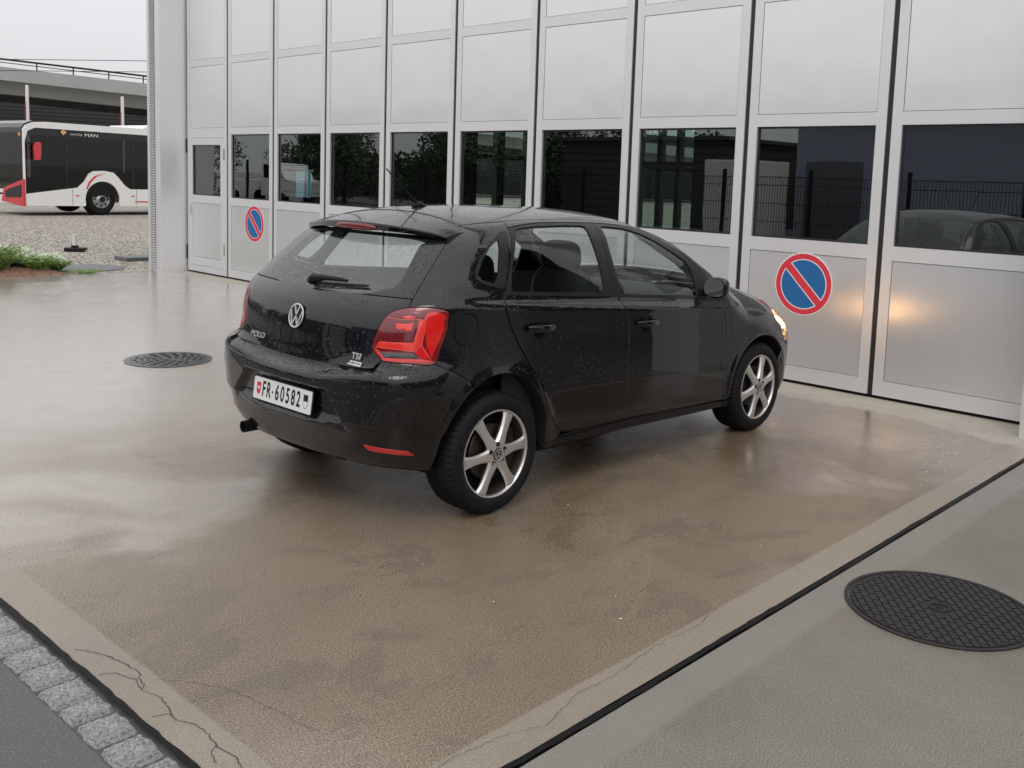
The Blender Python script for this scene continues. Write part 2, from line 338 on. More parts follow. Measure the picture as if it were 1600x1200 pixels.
def gravel_m():
    t = NT('gravel'); v = t.coord(); vo = t.n('TexVoronoi'); t.set(vo.inputs['Vector'], v); vo.inputs['Scale'].default_value = 30
    vo2 = t.n('TexVoronoi'); t.set(vo2.inputs['Vector'], v); vo2.inputs['Scale'].default_value = 9
    k = t.xyz(vo.outputs['Color']); k2 = t.xyz(vo2.outputs['Color'])
    c = t.mix(t.math('MULTIPLY', t.math('ADD', k[0], k2[1]), .5), (.44, .39, .32), (1.0, .95, .86)); c = t.mix(t.mr(vo.outputs['Distance'], .30, .6), c, (.10, .085, .07))
    c = t.mix(t.mr(t.noise(v, .12, 5), .45, .7, 0, .4), c, (.40, .36, .31))
    t.P(Base_Color=c, Roughness=.85, Specular_IOR_Level=.25, Normal=t.bump(vo.outputs['Distance'], 1, -.02)); return t.m
M['wet_concrete'] = concrete_wet(); M['grey_concrete'] = concrete_right(); M['asphalt'] = asphalt_m(); M['gravel'] = gravel_m()
M['bitumen'] = simple('bitumen', (.007, .007, .007), .5, spec=.12, noise=.3, nscale=60, bump=.002, bscale=90)
M['crack'] = simple('crack', (.028, .023, .018), .9)
t = NT('granite'); v = t.coord(); f = t.noise(v, 120, 4, .7); c = t.mix(t.mr(f, .35, .65), (.07, .07, .073), (.50, .50, .49)); c = t.mix(t.mr(t.noise(v, 7, 3), .3, .8, 0, .5), c, (.16, .155, .15))
t.P(Base_Color=c, Roughness=.5, Normal=t.bump(t.noise(v, 60, 6, .75), 1, .009)); M['granite'] = t.m

sheet('ground', -700, 700, -700, 900, -.030, M['gravel'], 'gravel yard stretching away behind the building and under the bus')
sheet('asphalt_road', -40, -2.196, -45, 60, -.006, M['asphalt'], 'dark wet asphalt beyond the granite kerb setts', 'road')
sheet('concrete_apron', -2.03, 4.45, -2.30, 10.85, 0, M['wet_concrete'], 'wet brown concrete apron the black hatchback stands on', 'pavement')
sheet('concrete_pavement', -2.03, 14, -40, -2.335, 0, M['grey_concrete'], 'grey concrete slab right of the black joint, around the manhole cover', 'pavement')
def strip(name, pts, wd, z, m, label=None, cat='joint', seed=1, wob=.25, parent=None):
    rnd = random.Random(seed); vs = []; fs = []
    for i, p in enumerate(pts):
        a = Vector(pts[max(i-1, 0)]); b = Vector(pts[min(i+1, len(pts)-1)]); d = (b-a).normalized(); nrm = Vector((-d.y, d.x))
        w0 = wd*(1+rnd.uniform(-wob, wob)); w1 = wd*(1+rnd.uniform(-wob, wob)); p = Vector(p)
        vs += [(*(p+nrm*w0/2), z), (*(p-nrm*w1/2), z)]
    for i in range(len(pts)-1): fs.append((2*i+1, 2*i+3, 2*i+2, 2*i))
    o = make(name, vs, fs, m, parent)
    if label: tag(o, label, cat, kind='structure')
    return o
rn = random.Random(3)
strip('joint_bed', [(-2.03+i*.5, -2.3175) for i in range(33)], .06, -.004, M['bitumen'], 'bed of the black joint', wob=0)
strip('expansion_joint', [(-2.03+i*.05, -2.318+.004*math.sin(i*.21)+rn.uniform(-.002, .002)) for i in range(130)], .023, .004, M['bitumen'], 'black bitumen joint running between the two concrete slabs', seed=4, wob=.30)
strip('kerb_joint', [(-2.040+rn.uniform(-.003, .003), -4.5+i*.045) for i in range(360)], .019, .004, M['bitumen'], 'black bitumen joint between the concrete apron and the granite setts', seed=5, wob=.28)
sheet('mortar_bed', -2.20, -2.03, -12, 14, -.010, simple('mortar', (.07, .066, .062), .6, noise=.3, nscale=30, bump=.002, bscale=120), 'grey mortar bed around the granite setts', 'kerb')
# granite setts
yy = -1.745; k = 0; rs = random.Random(11)
ORD = ['first', 'second', 'third', 'fourth', 'fifth', 'sixth', 'seventh', 'eighth', 'ninth', 'tenth', 'eleventh', 'twelfth']
while yy < -.25:
    L = rs.uniform(.115, .165); bm = bmesh.new(); bmesh.ops.create_grid(bm, x_segments=10, y_segments=10, size=.5)
    for v_ in bm.verts:
        x, y = v_.co.x, v_.co.y; e = 1-max(abs(x), abs(y))*2
        zz = .004 - (.022 if e < .01 else 0) - .0015*(1-min(1, e*5)) + rs.uniform(-.0022, .0022)
        v_.co = Vector((x*.138*(1+.05*math.sin(9*y+k)) + rs.uniform(-.003, .003), y*(L-.011) + rs.uniform(-.002, .002), zz))
    me = bpy.data.meshes.new('granite_sett'); bm.to_mesh(me); bm.free(); me.materials.append(M['granite']); me.polygons.foreach_set('use_smooth', [True]*len(me.polygons))
    o = link(bpy.data.objects.new('granite_sett', me)); o.location = (-2.124, yy+L/2, 0); o.rotation_euler = (0, 0, rs.uniform(-.02, .02))
    tag(o, 'rough grey granite sett, %s of the kerb row counted from the bottom edge' % ORD[k], 'paving stone', 'granite setts of the kerb row'); yy += L; k += 1
# cracks in the apron corner
crack_px = [[(-1.995, -.83), (-1.955, -.90), (-1.93, -1.0), (-1.915, -1.10), (-1.93, -1.17), (-1.95, -1.23)], [(-2.01, -1.05), (-1.97, -1.08), (-1.94, -1.16), (-1.96, -1.24), (-1.935, -1.30), (-1.945, -1.38), (-1.965, -1.44), (-1.945, -1.50), (-1.93, -1.57), (-1.945, -1.66), (-1.935, -1.75), (-1.96, -1.86), (-1.955, -2.0), (-1.975, -2.2)],
  [(-2.005, -1.40), (-1.975, -1.41), (-1.95, -1.44)], [(-1.945, -1.66), (-1.975, -1.69), (-1.99, -1.76)], [(-1.90, -1.20), (-1.82, -1.30), (-1.76, -1.42), (-1.73, -1.60), (-1.70, -1.82)], [(-1.2, -2.25), (-1.0, -2.19), (-.8, -2.20), (-.55, -2.17), (-.3, -2.19), (-.1, -2.15)], [(-1.7, -2.2), (-1.5, -2.17), (-1.3, -2.2), (-1.2, -2.25)]]
for ci, cp in enumerate(crack_px):
    pts = []
    for a, b in zip(cp[:-1], cp[1:]):
        n = max(3, int(math.dist(a, b)/.015))
        for i in range(n): t_ = i/n; pts.append((a[0]+(b[0]-a[0])*t_+rs.uniform(-.0055, .0055), a[1]+(b[1]-a[1])*t_+rs.uniform(-.0055, .0055)))
    strip('crack', pts, .0024 if ci < 4 else .0012, .0025, M['crack'], 'thin dark crack running through the concrete edge strip', 'crack', seed=ci, wob=.6)
# ---------------------------------------------------------------- round covers
M['iron'] = simple('iron', (.026, .023, .023), .5, .0, spec=.22, noise=.35, nscale=14, bump=.0012, bscale=260)
M['iron_wet'] = simple('iron_wet', (.035, .035, .037), .22, .3, noise=.3, nscale=14)
def manhole():
    t0 = tag(empty('manhole_cover', (.538, -2.765, .0)), 'round cast iron manhole cover with brick pattern in the grey slab', 'manhole cover')
    Rr = .348; mb = MB(); mb.lathe([(Rr+.012, .001), (Rr+.012, .006), (Rr-.004, .006), (Rr-.006, -.004)], 96); mb.build('rim', M['iron'], t0, True)
    mb = MB(); mb.lathe([(0.0001, .002), (.045, .002), (Rr-.008, .002), (Rr-.008, -.01)], 96)
    a = R(38); ca, sa = math.cos(a), math.sin(a); W_, H_ = .056, .030
    for j in range(-13, 14):
        for i in range(-8, 9):
            cx, cy = (i+.5*(j % 2))*W_, j*H_
            hw, hh = W_/2-.0032, H_/2-.0030; cs = [(cx+sx*hw, cy+sy*hh) for sx, sy in ((-1, -1), (1, -1), (1, 1), (-1, 1))]
            if all(math.hypot(*c_) > Rr-.016 for c_ in cs) or any(math.hypot(*c_) < .046 for c_ in cs): continue
            cs2 = []
            for x_, y_ in cs:
                r_ = math.hypot(x_, y_)
                if r_ > Rr-.014: x_, y_ = x_*(Rr-.014)/r_, y_*(Rr-.014)/r_
                cs2.append((x_*ca-y_*sa, x_*sa+y_*ca))
            mb.prism(cs2, .0018, .0068)
    mb.build('cover_plate', M['iron'], t0)
    mb = MB(); mb.lathe([(.044, .002), (.042, .0085), (.034, .0085), (.032, .004)], 40); mb.build('hub_ring', M['iron'], t0, True)
    mb = MB(); mb.prism([(x_*ca-y_*sa, x_*sa+y_*ca) for x_, y_ in [(.030*math.cos(q)*1.0, .013*math.sin(q)) for q in np.linspace(0, 2*math.pi, 24, endpoint=False)]], .0021, .0045); mb.build('keyhole', M['void'], t0)
manhole()
def grate():
    t0 = tag(empty('drain_grate', (.638, 3.776, .0)), 'round cast iron drain grate with curved slots in the wet apron', 'drain grate')
    Rr = .335; mb = MB(); mb.lathe([(Rr+.018, -.001), (Rr+.018, .005), (Rr-.025, .005), (Rr-.025, -.02)], 96); mb.build('rim', M['iron_wet'], t0, True)
    MB().lathe([(.0001, .0009), (Rr-.02, .0009)], 64).build('pit', M['void'], t0)
    mb = MB()
    def arc(r0, r1, a0, a1, n=8):
        vs = [((r0 if s_ == 0 else r1)*math.cos(a0+(a1-a0)*i/n), (r0 if s_ == 0 else r1)*math.sin(a0+(a1-a0)*i/n), z_) for z_ in (.002, .006) for s_ in (0, 1) for i in range(n+1)]
        m_ = n+1; fs = []
        for i in range(n): fs += [(i, i+1, m_+i+1, m_+i), (2*m_+i, 3*m_+i, 3*m_+i+1, 2*m_+i+1), (i, 2*m_+i, 2*m_+i+1, i+1), (m_+i, m_+i+1, 3*m_+i+1, 3*m_+i)]
        mb.add(vs, fs)
    rings = [.03, .080, .130, .180, .230, .278]
    for q, r_ in enumerate(rings): arc(r_, r_+.017, 0, 2*math.pi, 64)
    for q in range(5):
        n = 6+3*q
        for i in range(n):
            a0 = 2*math.pi*(i+.5*(q % 2))/n; arc(rings[q]+.016, rings[q+1]+.001, a0-.018/rings[q+1]*1.0, a0+.018/rings[q+1], 2)
    arc(.300, Rr-.02, 0, 2*math.pi, 64)
    mb.box(-.016, .016, -.305, .305, .002, .0068); mb.build('grating', M['iron_wet'], t0)
    t0.rotation_euler = (0, 0, R(25))
grate()
# ---------------------------------------------------------------- the hall with its folding doors
def alu(name, c, rough, metal=.9, streak=.04, aniso=0, arot=0):
    t = NT(name); v = t.coord(scale=(3, 3, 60)); f = t.noise(v, 6, 4); g = t.noise(t.coord(), 1.2, 3)
    t.P(Base_Color=t.mix(t.math('MULTIPLY', g, .25), (*c, 1), (*[x*.9 for x in c], 1)), Metallic=metal, Roughness=t.math('ADD', t.math('MULTIPLY', t.noise(t.coord(scale=(7, 7, .6)), 3, 5, .65), .12), t.math('ADD', t.math('MULTIPLY', f, streak), rough-.06)), Normal=t.bump(t.noise(t.coord(), 1.1, 2), 1, .010))
    if aniso: tg_ = t.n('Tangent', direction_type='RADIAL', axis='Z'); t.P(Anisotropic=aniso, Anisotropic_Rotation=arot, Tangent=tg_)
    return t.m
M['door_alu'] = alu('door_alu', (.79, .79, .80), .44, .55)
M['panel_alu'] = alu('panel_alu', (.84, .84, .85), .31, .62, aniso=.7, arot=0.0)
M['corr_alu'] = alu('corr_alu', (.55, .56, .57), .4, .8)
M['seal'] = simple('seal', (.018, .019, .022), .4)
M['hall_glass'] = glass('hall_glass', (.78, .85, .82), 0.0, base=.145, warp=.0003)
M['hall_dark'] = simple('hall_dark', (.035, .035, .04), .8)
M['sign_red'] = simple('sign_red', (.66, .035, .06), .55); M['sign_blue'] = simple('sign_blue', (.010, .13, .36), .55); M['sign_white'] = simple('sign_white', (.8, .8, .8), .35)
FA = R(-91.0455); FO = Vector((4.314, 9.263, 0)); LW = 1.267
hall = tag(empty('garage_hall', FO, FA), 'silver garage hall with a row of tall glazed folding doors', 'building')
def FP(X, Y, Z): return FO + Vector((X*math.cos(FA)-Y*math.sin(FA), X*math.sin(FA)+Y*math.cos(FA), Z))
ZB, Z1, ZW0, ZW1, Z2, Z3, Z4, Z5, Z6 = .027, .150, 1.211, 2.143, 2.244, 3.177, 3.276, 4.21, 4.31
def rectframe(mb, x0, x1, z0, z1, y0, y1, holes):
    """flat frame x0..x1, z0..z1 of depth y0..y1 with window-like holes stacked in one column (hx0,hx1,[(z,z)...])"""
    hx0, hx1, hs = holes
    mb.box(x0, hx0, y0, y1, z0, z1); mb.box(hx1, x1, y0, y1, z0, z1); zz = z0
    for a, b in hs: mb.box(hx0, hx1, y0+.0004, y1, zz, a); zz = b
    mb.box(hx0, hx1, y0+.0004, y1, zz, z1)
ST = .082
for k in range(10):
    x0, x1 = (k-1)*LW+.022, k*LW-.022
    leaf = empty('door_leaf', (0, 0, 0), 0, hall)
    hs = [(Z1, ZW0-.112), (ZW0, ZW1), (Z2, Z3), (Z4, Z5), (Z6, 5.2)]
    if k == 0: hs = [(ZB+.10, 2.10), (Z2, Z3), (Z4, Z5), (Z6, 5.2)]
    mb = MB(); rectframe(mb, x0, x1, ZB, 5.3, 0, .06, (x0+ST, x1-ST, hs)); mb.build('leaf_frame', M['door_alu'], leaf)
    for (a, b) in hs:
        gl = (a == ZW0); i0 = 5
        if k == 0 and a < 1: continue
        if gl:
            MB().box(x0+ST+.012, x1-ST-.012, .030, .036, a+.012, b-.012).build('window_pane', M['hall_glass'], leaf)
            mb = MB(); rectframe(mb, x0+ST, x1-ST, a, b, .022, .05, (x0+ST+.016, x1-ST-.016, [(a+.016, b-.016)])); mb.build('gasket', M['seal'], leaf)
        else:
            MB().box(x0+ST+.005, x1-ST-.004, .004, .03, a+.004, b-.005).build('metal_panel', M['panel_alu'], leaf)
            MB().box(x0+ST-.002, x1-ST+.002, .031, .036, a-.002, b+.002).build('backing', M['seal'], leaf)
    if k == 0:
        a0, a1 = x0+ST-.03, x1-ST+.006; mb = MB(); rectframe(mb, a0+.004, a1-.004, ZB+.104, 2.096, -.004, .04, (a0+.115, a1-.105, [(ZB+.23, 1.10), (1.22, 1.99)])); mb.build('wicket_frame', M['door_alu'], leaf)
        MB().box(a0+.119, a1-.109, .003, .03, ZB+.235, 1.096).build('metal_panel', M['panel_alu'], leaf)
        MB().box(a0+.12, a1-.11, .02, .026, 1.225, 1.985).build('window_pane', M['hall_glass'], leaf)
        mb = MB(); rectframe(mb, a0+.115, a1-.105, 1.22, 1.99, .01, .03, (a0+.13, a1-.12, [(1.235, 1.975)])); mb.build('gasket', M['seal'], leaf)
        MB().box(a0-.002, a1+.002, .041, .046, ZB+.10, 2.10).build('backing', M['seal'], leaf)
        for zz in (.42, 1.85):
            mb = MB()
            for q in range(3): mb.lathe([(.001, zz-.085+q*.058), (.011, zz-.085+q*.058), (.011, zz-.032+q*.058), (.001, zz-.032+q*.058)], 12, c=(a1+.010, -.006, 0))
            mb.build('hinge', M['chrome'], leaf, True)
        mb = MB(); mb.tube([(a0+.055, -.004, 1.02), (a0+.055, -.05, 1.02), (a0+.17, -.055, 1.02)], .010, 8); mb.box(a0+.035, a0+.075, -.010, 0, .93, 1.08); mb.build('handle', M['chrome'], leaf, True)
        for zz in (.32, 1.98): MB().box(x0-.034, x0-.004, -.012, .03, zz-.11, zz+.11, bev=.004).build('hinge', M['satin_black'], leaf)
for k in range(-1, 10):
    xx = k*LW; MB().box(xx-.022, xx+.022, .012, .055, ZB, 5.3).build('rubber_seal', M['seal'], hall)
MB().box(-LW+.02, 9*LW-.02, .02, .07, -.01, ZB-.002).build('bottom_gap_shade', M['void'], hall)  # black strip standing in for the shade in the gap under the leaves
mb = MB(); mb.box(-LW-.03, 9*LW+.03, .02, .30, 5.3, 7.2); mb.build('lintel', M['door_alu'], hall)
# end pillars
XL = -LW-.02
mb = MB(); mb.box(XL-.32, XL, -.42, .3, .0, 7.4); pil = mb.build('pillar', M['door_alu'], hall)
mb = MB(); n = 210
prof = [(XL-.335-.0, -.46)]
MB().box(XL-.16, XL-.02, -.424, -.42, .05, 7.3).build('corner_trim', M['door_alu'], hall)
mb = MB(); vs = []; fs = []
for i in range(181):
    z = .02+i*.04
    for q, d in ((0, .0), (.018, .014), (.022, .014)): vs += [(XL-.30+.0, -.424-.012+d-.0, z+q), (XL-.17, -.424-.012+d, z+q)]
for i in range(len(vs)//2-1): fs.append((2*i, 2*i+1, 2*i+3, 2*i+2))
mb.add(vs, fs); mb.build('corrugated_strip', M['corr_alu'], hall, fix=False)
MB().box(XL-.37, XL-.305, -.45, -.33, 0, 7.4).build('corner_trim', M['door_alu'], hall)
XR = 9*LW-.02
MB().box(XR, XR+.5, -.385, .3, 0, 7.4).build('pillar', M['door_alu'], hall)
# shell, roof, floor and the far wall with its windows
DP = 9.0
M['hall_floor'] = simple('hall_floor', (.10, .10, .10), .35)
MB().box(-LW-.3, 14, .35, DP, -.02, .004).build('hall_floor', M['hall_floor'], hall)
MB().box(-LW-.36, 14.3, -.30, DP+.3, 7.2, 7.5).build('roof', M['corr_alu'], hall)
MB().box(14, 14.3, .3, DP, 0, 7.2).build('side_wall', M['hall_dark'], hall)
# ---------------------------------------------------------------- black hatchback
M['paint'] = paint('car_paint', (.0035, .0037, .0055))
M['badge'] = simple('badge_chrome', (.72, .72, .74), .22, .7)
M['frit'] = paint('black_glass_border', (.006, .006, .007))
M['rear_glass'] = glass('rear_glass', (.82, .89, .86), 0.0, wet=True, film=.07); M['side_glass'] = glass('side_glass', (.80, .87, .84), 0.0, wet=False, film=.0)
M['trim'] = simple('window_trim', (.010, .010, .010), .38, spec=.3); M['cabin'] = simple('cabin', (.030, .030, .032), .85, noise=.3, nscale=40)
M['cabin_pale'] = simple('cabin_pale', (.12, .12, .118), .9)
M['seat_cloth'] = simple('seat_cloth', (.040, .040, .042), .85, noise=.25, nscale=60)
def lens(name, c, rough=.12, em=0.0):
    t = NT(name); nb, on = drops(t, 150, .6, .0009); t.P(Base_Color=(*c, 1), Roughness=rough, Coat_Weight=1.0, Coat_Roughness=.03, Normal=nb)
    if em: t.P(Emission_Color=(*c, 1), Emission_Strength=em)
    return t.m
M['lens_red'] = lens('lens_red', (.72, .012, .010)); M['lens_red2'] = lens('lens_red_light', (.85, .045, .035)); M['lens_maroon'] = lens('lens_maroon', (.16, .010, .016)); M['lens_edge'] = lens('lens_edge', (.20, .006, .008)); M['lens_smoke'] = lens('lens_smoke', (.05, .045, .045)); M['lens_line'] = lens('lens_line', (.80, .12, .10))
M['reflector_red'] = lens('reflector_red', (.60, .02, .025)); M['brake_red'] = lens('brake_red', (.17, .004, .008))
M['alloy'] = simple('alloy', (.64, .62, .60), .36, .85, noise=.05, nscale=30); M['alloy_shaded'] = simple('alloy_shaded', (.05, .042, .038), .5, .4, noise=.3, nscale=30)  # second alloy is darkened for the rim barrel, shading the gaps between spokes
M['disc'] = simple('brake_disc', (.07, .058, .05), .45, .8, noise=.2, nscale=30)  # disc colour darkened as well, to keep the spoke gaps in shade
M['mirror'] = simple('mirror', (.8, .8, .8), .02, 1.0)
car = tag(empty('parked_car', (0, 0, 0)), 'black five door hatchback wet with rain, parked on the wet apron before the doors', 'car')

def cat(pts, n=6, closed=False):
    P = [np.array(p, float) for p in pts]; N = len(P); out = []
    for i in range(N if closed else N-1):
        g = (lambda k: P[k % N]) if closed else (lambda k: P[k] if 0 <= k < N else (2*P[0]-P[1] if k < 0 else 2*P[-1]-P[-2]))
        a, b, c_, d = g(i-1), g(i), g(i+1), g(i+2)
        for k in range(n): t = k/n; out.append(.5*((2*b)+(-a+c_)*t+(2*a-5*b+4*c_-d)*t*t+(-a+3*b-3*c_+d)*t**3))
    if not closed: out.append(P[-1])
    return out
def sideP(x, z):
    x = np.asarray(x, float); O = np.stack([x, np.full(x.shape, -.2), np.asarray(z, float)], -1); D = np.zeros(O.shape); D[..., 1] = -1; return solve_dir(O, D, 0.0, 1.0)
PAR = {'wrap': wrapP, 'side': sideP, 'top': topP}
def toPar(P, kind): return toS(P) if kind == 'wrap' else ((P[0], P[2]) if kind == 'side' else (P[0], P[1]))
def C3(kind, pts, n=6, closed=False):
    q = np.array(cat(pts, n, closed)); return [tuple(p) for p in PAR[kind](q[:, 0], q[:, 1])]
def resample(loop, step):
    L = [np.array(p, float) for p in loop]; out = []
    for i in range(len(L)):
        a, b = L[i], L[(i+1) % len(L)]; d = np.linalg.norm(b-a)
        if d < 1e-5: continue
        n = max(1, int(round(d/step)))
        for k in range(n): out.append(a+(b-a)*k/n)
    return out
def inpoly(px, py, poly):
    x, y = poly[:, 0], poly[:, 1]; x2, y2 = np.roll(x, -1), np.roll(y, -1); ins = np.zeros(px.shape, bool)
    for a, b, c_, d in zip(x, y, x2, y2):
        if b == d: continue
        ins ^= ((b > py) != (d > py)) & (px < (c_-a)*(py-b)/(d-b)+a)
    return ins
def distpoly(px, py, poly):
    dm = np.full(px.shape, 1e9); n = len(poly)
    for i in range(n):
        a, b = poly[i], poly[(i+1) % n]; d = b-a; L = d@d
        if L < 1e-12: continue
        t_ = np.clip(((px-a[0])*d[0]+(py-a[1])*d[1])/L, 0, 1); dm = np.minimum(dm, np.hypot(px-a[0]-t_*d[0], py-a[1]-t_*d[1]))
    return dm
def area(p): x, y = p[:, 0], p[:, 1]; return .5*np.sum(x*np.roll(y, -1)-np.roll(x, -1)*y)
def inset(poly, d):
    p = poly; n = len(p); a = np.roll(p, 1, 0); b = np.roll(p, -1, 0); e1 = p-a; e2 = b-p
    e1 /= np.linalg.norm(e1, axis=1)[:, None]+1e-12; e2 /= np.linalg.norm(e2, axis=1)[:, None]+1e-12
    n1 = np.stack([-e1[:, 1], e1[:, 0]], 1); n2 = np.stack([-e2[:, 1], e2[:, 0]], 1); m = n1+n2; m /= np.linalg.norm(m, axis=1)[:, None]+1e-9
    c_ = np.clip((m*n1).sum(1), .4, 1); return p+m*(d/c_)[:, None]
def panel(name, loop3, kind, m, parent, res=.02, gap=.0026, thick=.014, off=0.0, holes=(), mirror=False, step=.012, roundover=.0010, pre2d=None):
    """a piece of the body surface bounded by a loop of points on it, with turned-in edges"""
    def prep(lp, isdir):
        p2 = np.array([toPar(q, kind) for q in lp]) if pre2d is None or lp is not loop3 else np.array(pre2d)
        p2 = np.array(resample(p2, step)); 
        if (area(p2) < 0) == isdir: p2 = p2[::-1]
        return inset(p2, gap) if gap else p2
    outer = prep(loop3, True); hl = [prep(h, False) for h in holes]
    lo, hi = outer.min(0), outer.max(0); gx, gy = np.meshgrid(np.arange(lo[0]+res*.5, hi[0], res), np.arange(lo[1]+res*.5, hi[1], res)); gx, gy = gx.ravel(), gy.ravel()
    ok = inpoly(gx, gy, outer) & (distpoly(gx, gy, outer) > res*.45)
    for h in hl: ok &= ~inpoly(gx, gy, h) & (distpoly(gx, gy, h) > res*.45)
    pts = [tuple(p) for p in outer]; edges = [(i, (i+1) % len(outer)) for i in range(len(outer))]
    for h in hl: b = len(pts); pts += [tuple(p) for p in h]; edges += [(b+i, b+(i+1) % len(h)) for i in range(len(h))]
    nb = len(pts); pts += list(zip(gx[ok], gy[ok]))
    V, E_, F_, ov_, _, _ = delaunay_2d_cdt([Vector(p) for p in pts], edges, [], 0, 1e-6)
    V = np.array([v[:] for v in V]); F_ = [f for f in F_]; cen = np.array([V[list(f)].mean(0) for f in F_]); keep = inpoly(cen[:, 0], cen[:, 1], outer)
    for h in hl: keep &= ~inpoly(cen[:, 0], cen[:, 1], h)
    F_ = [f for f, k in zip(F_, keep) if k]
    S = PAR[kind](V[:, 0], V[:, 1]); N = grad(S); P = S+N*off
    cnt = {}
    for f in F_:
        for a, b in zip(f, f[1:]+f[:1]): cnt[(a, b)] = cnt.get((a, b), 0)+1
    # orientation
    f = F_[len(F_)//2]; nn = np.cross(P[f[1]]-P[f[0]], P[f[2]]-P[f[0]])
    if nn@N[f[0]] < 0: F_ = [tuple(reversed(f)) for f in F_]; cnt = {(b, a): c_ for (a, b), c_ in cnt.items()}
    be = [(a, b) for (a, b) in cnt if (b, a) not in cnt]; bv = sorted({a for e in be for a in e})
    # outward tangent at border
    T = np.zeros_like(P)
    for a, b in be: t_ = P[b]-P[a]; o_ = np.cross(t_, N[a]); T[a] += o_; T[b] += o_
    ln = np.linalg.norm(T, axis=1); T[ln > 0] /= ln[ln > 0][:, None]
    verts = list(P); nor = list(N); idx1 = {}; idx2 = {}; idx3 = {}
    for v in bv:
        nrm = N[v]*.35+T[v]; nrm /= np.linalg.norm(nrm); nor[v] = (N[v]+T[v]*.08)/np.linalg.norm(N[v]+T[v]*.08)
        idx1[v] = len(verts); verts.append(P[v]+T[v]*roundover*.55-N[v]*roundover*.7); nor.append(nrm)
        idx3[v] = len(verts); verts.append(P[v]+T[v]*roundover*.55-N[v]*thick); nor.append(T[v])
    faces = [tuple(f) for f in F_]
    for a, b in be: faces += [(b, a, idx1[a], idx1[b]), (idx1[b], idx1[a], idx3[a], idx3[b])]
    verts = np.array(verts); nor = np.array(nor)
    if mirror: verts[:, 1] *= -1; nor[:, 1] *= -1; faces = [tuple(reversed(f)) for f in faces]
    return make(name, verts, faces, m, parent, True, nor)
def ribbon(name, line3, wd, m, parent, off=-.006, mirror=False):
    """a narrow band lying along a line on the body"""
    L = np.array(line3); N = grad(L); t_ = np.gradient(L, axis=0); B = np.cross(t_, N); B /= np.linalg.norm(B, axis=1)[:, None]
    V = []; F_ = []
    for p, n_, b in zip(L, N, B): V += [p+b*wd/2+n_*off, p-b*wd/2+n_*off]
    for i in range(len(L)-1): F_.append((2*i, 2*i+1, 2*i+3, 2*i+2))
    V = np.array(V)
    if mirror: V[:, 1] *= -1
    return V, F_
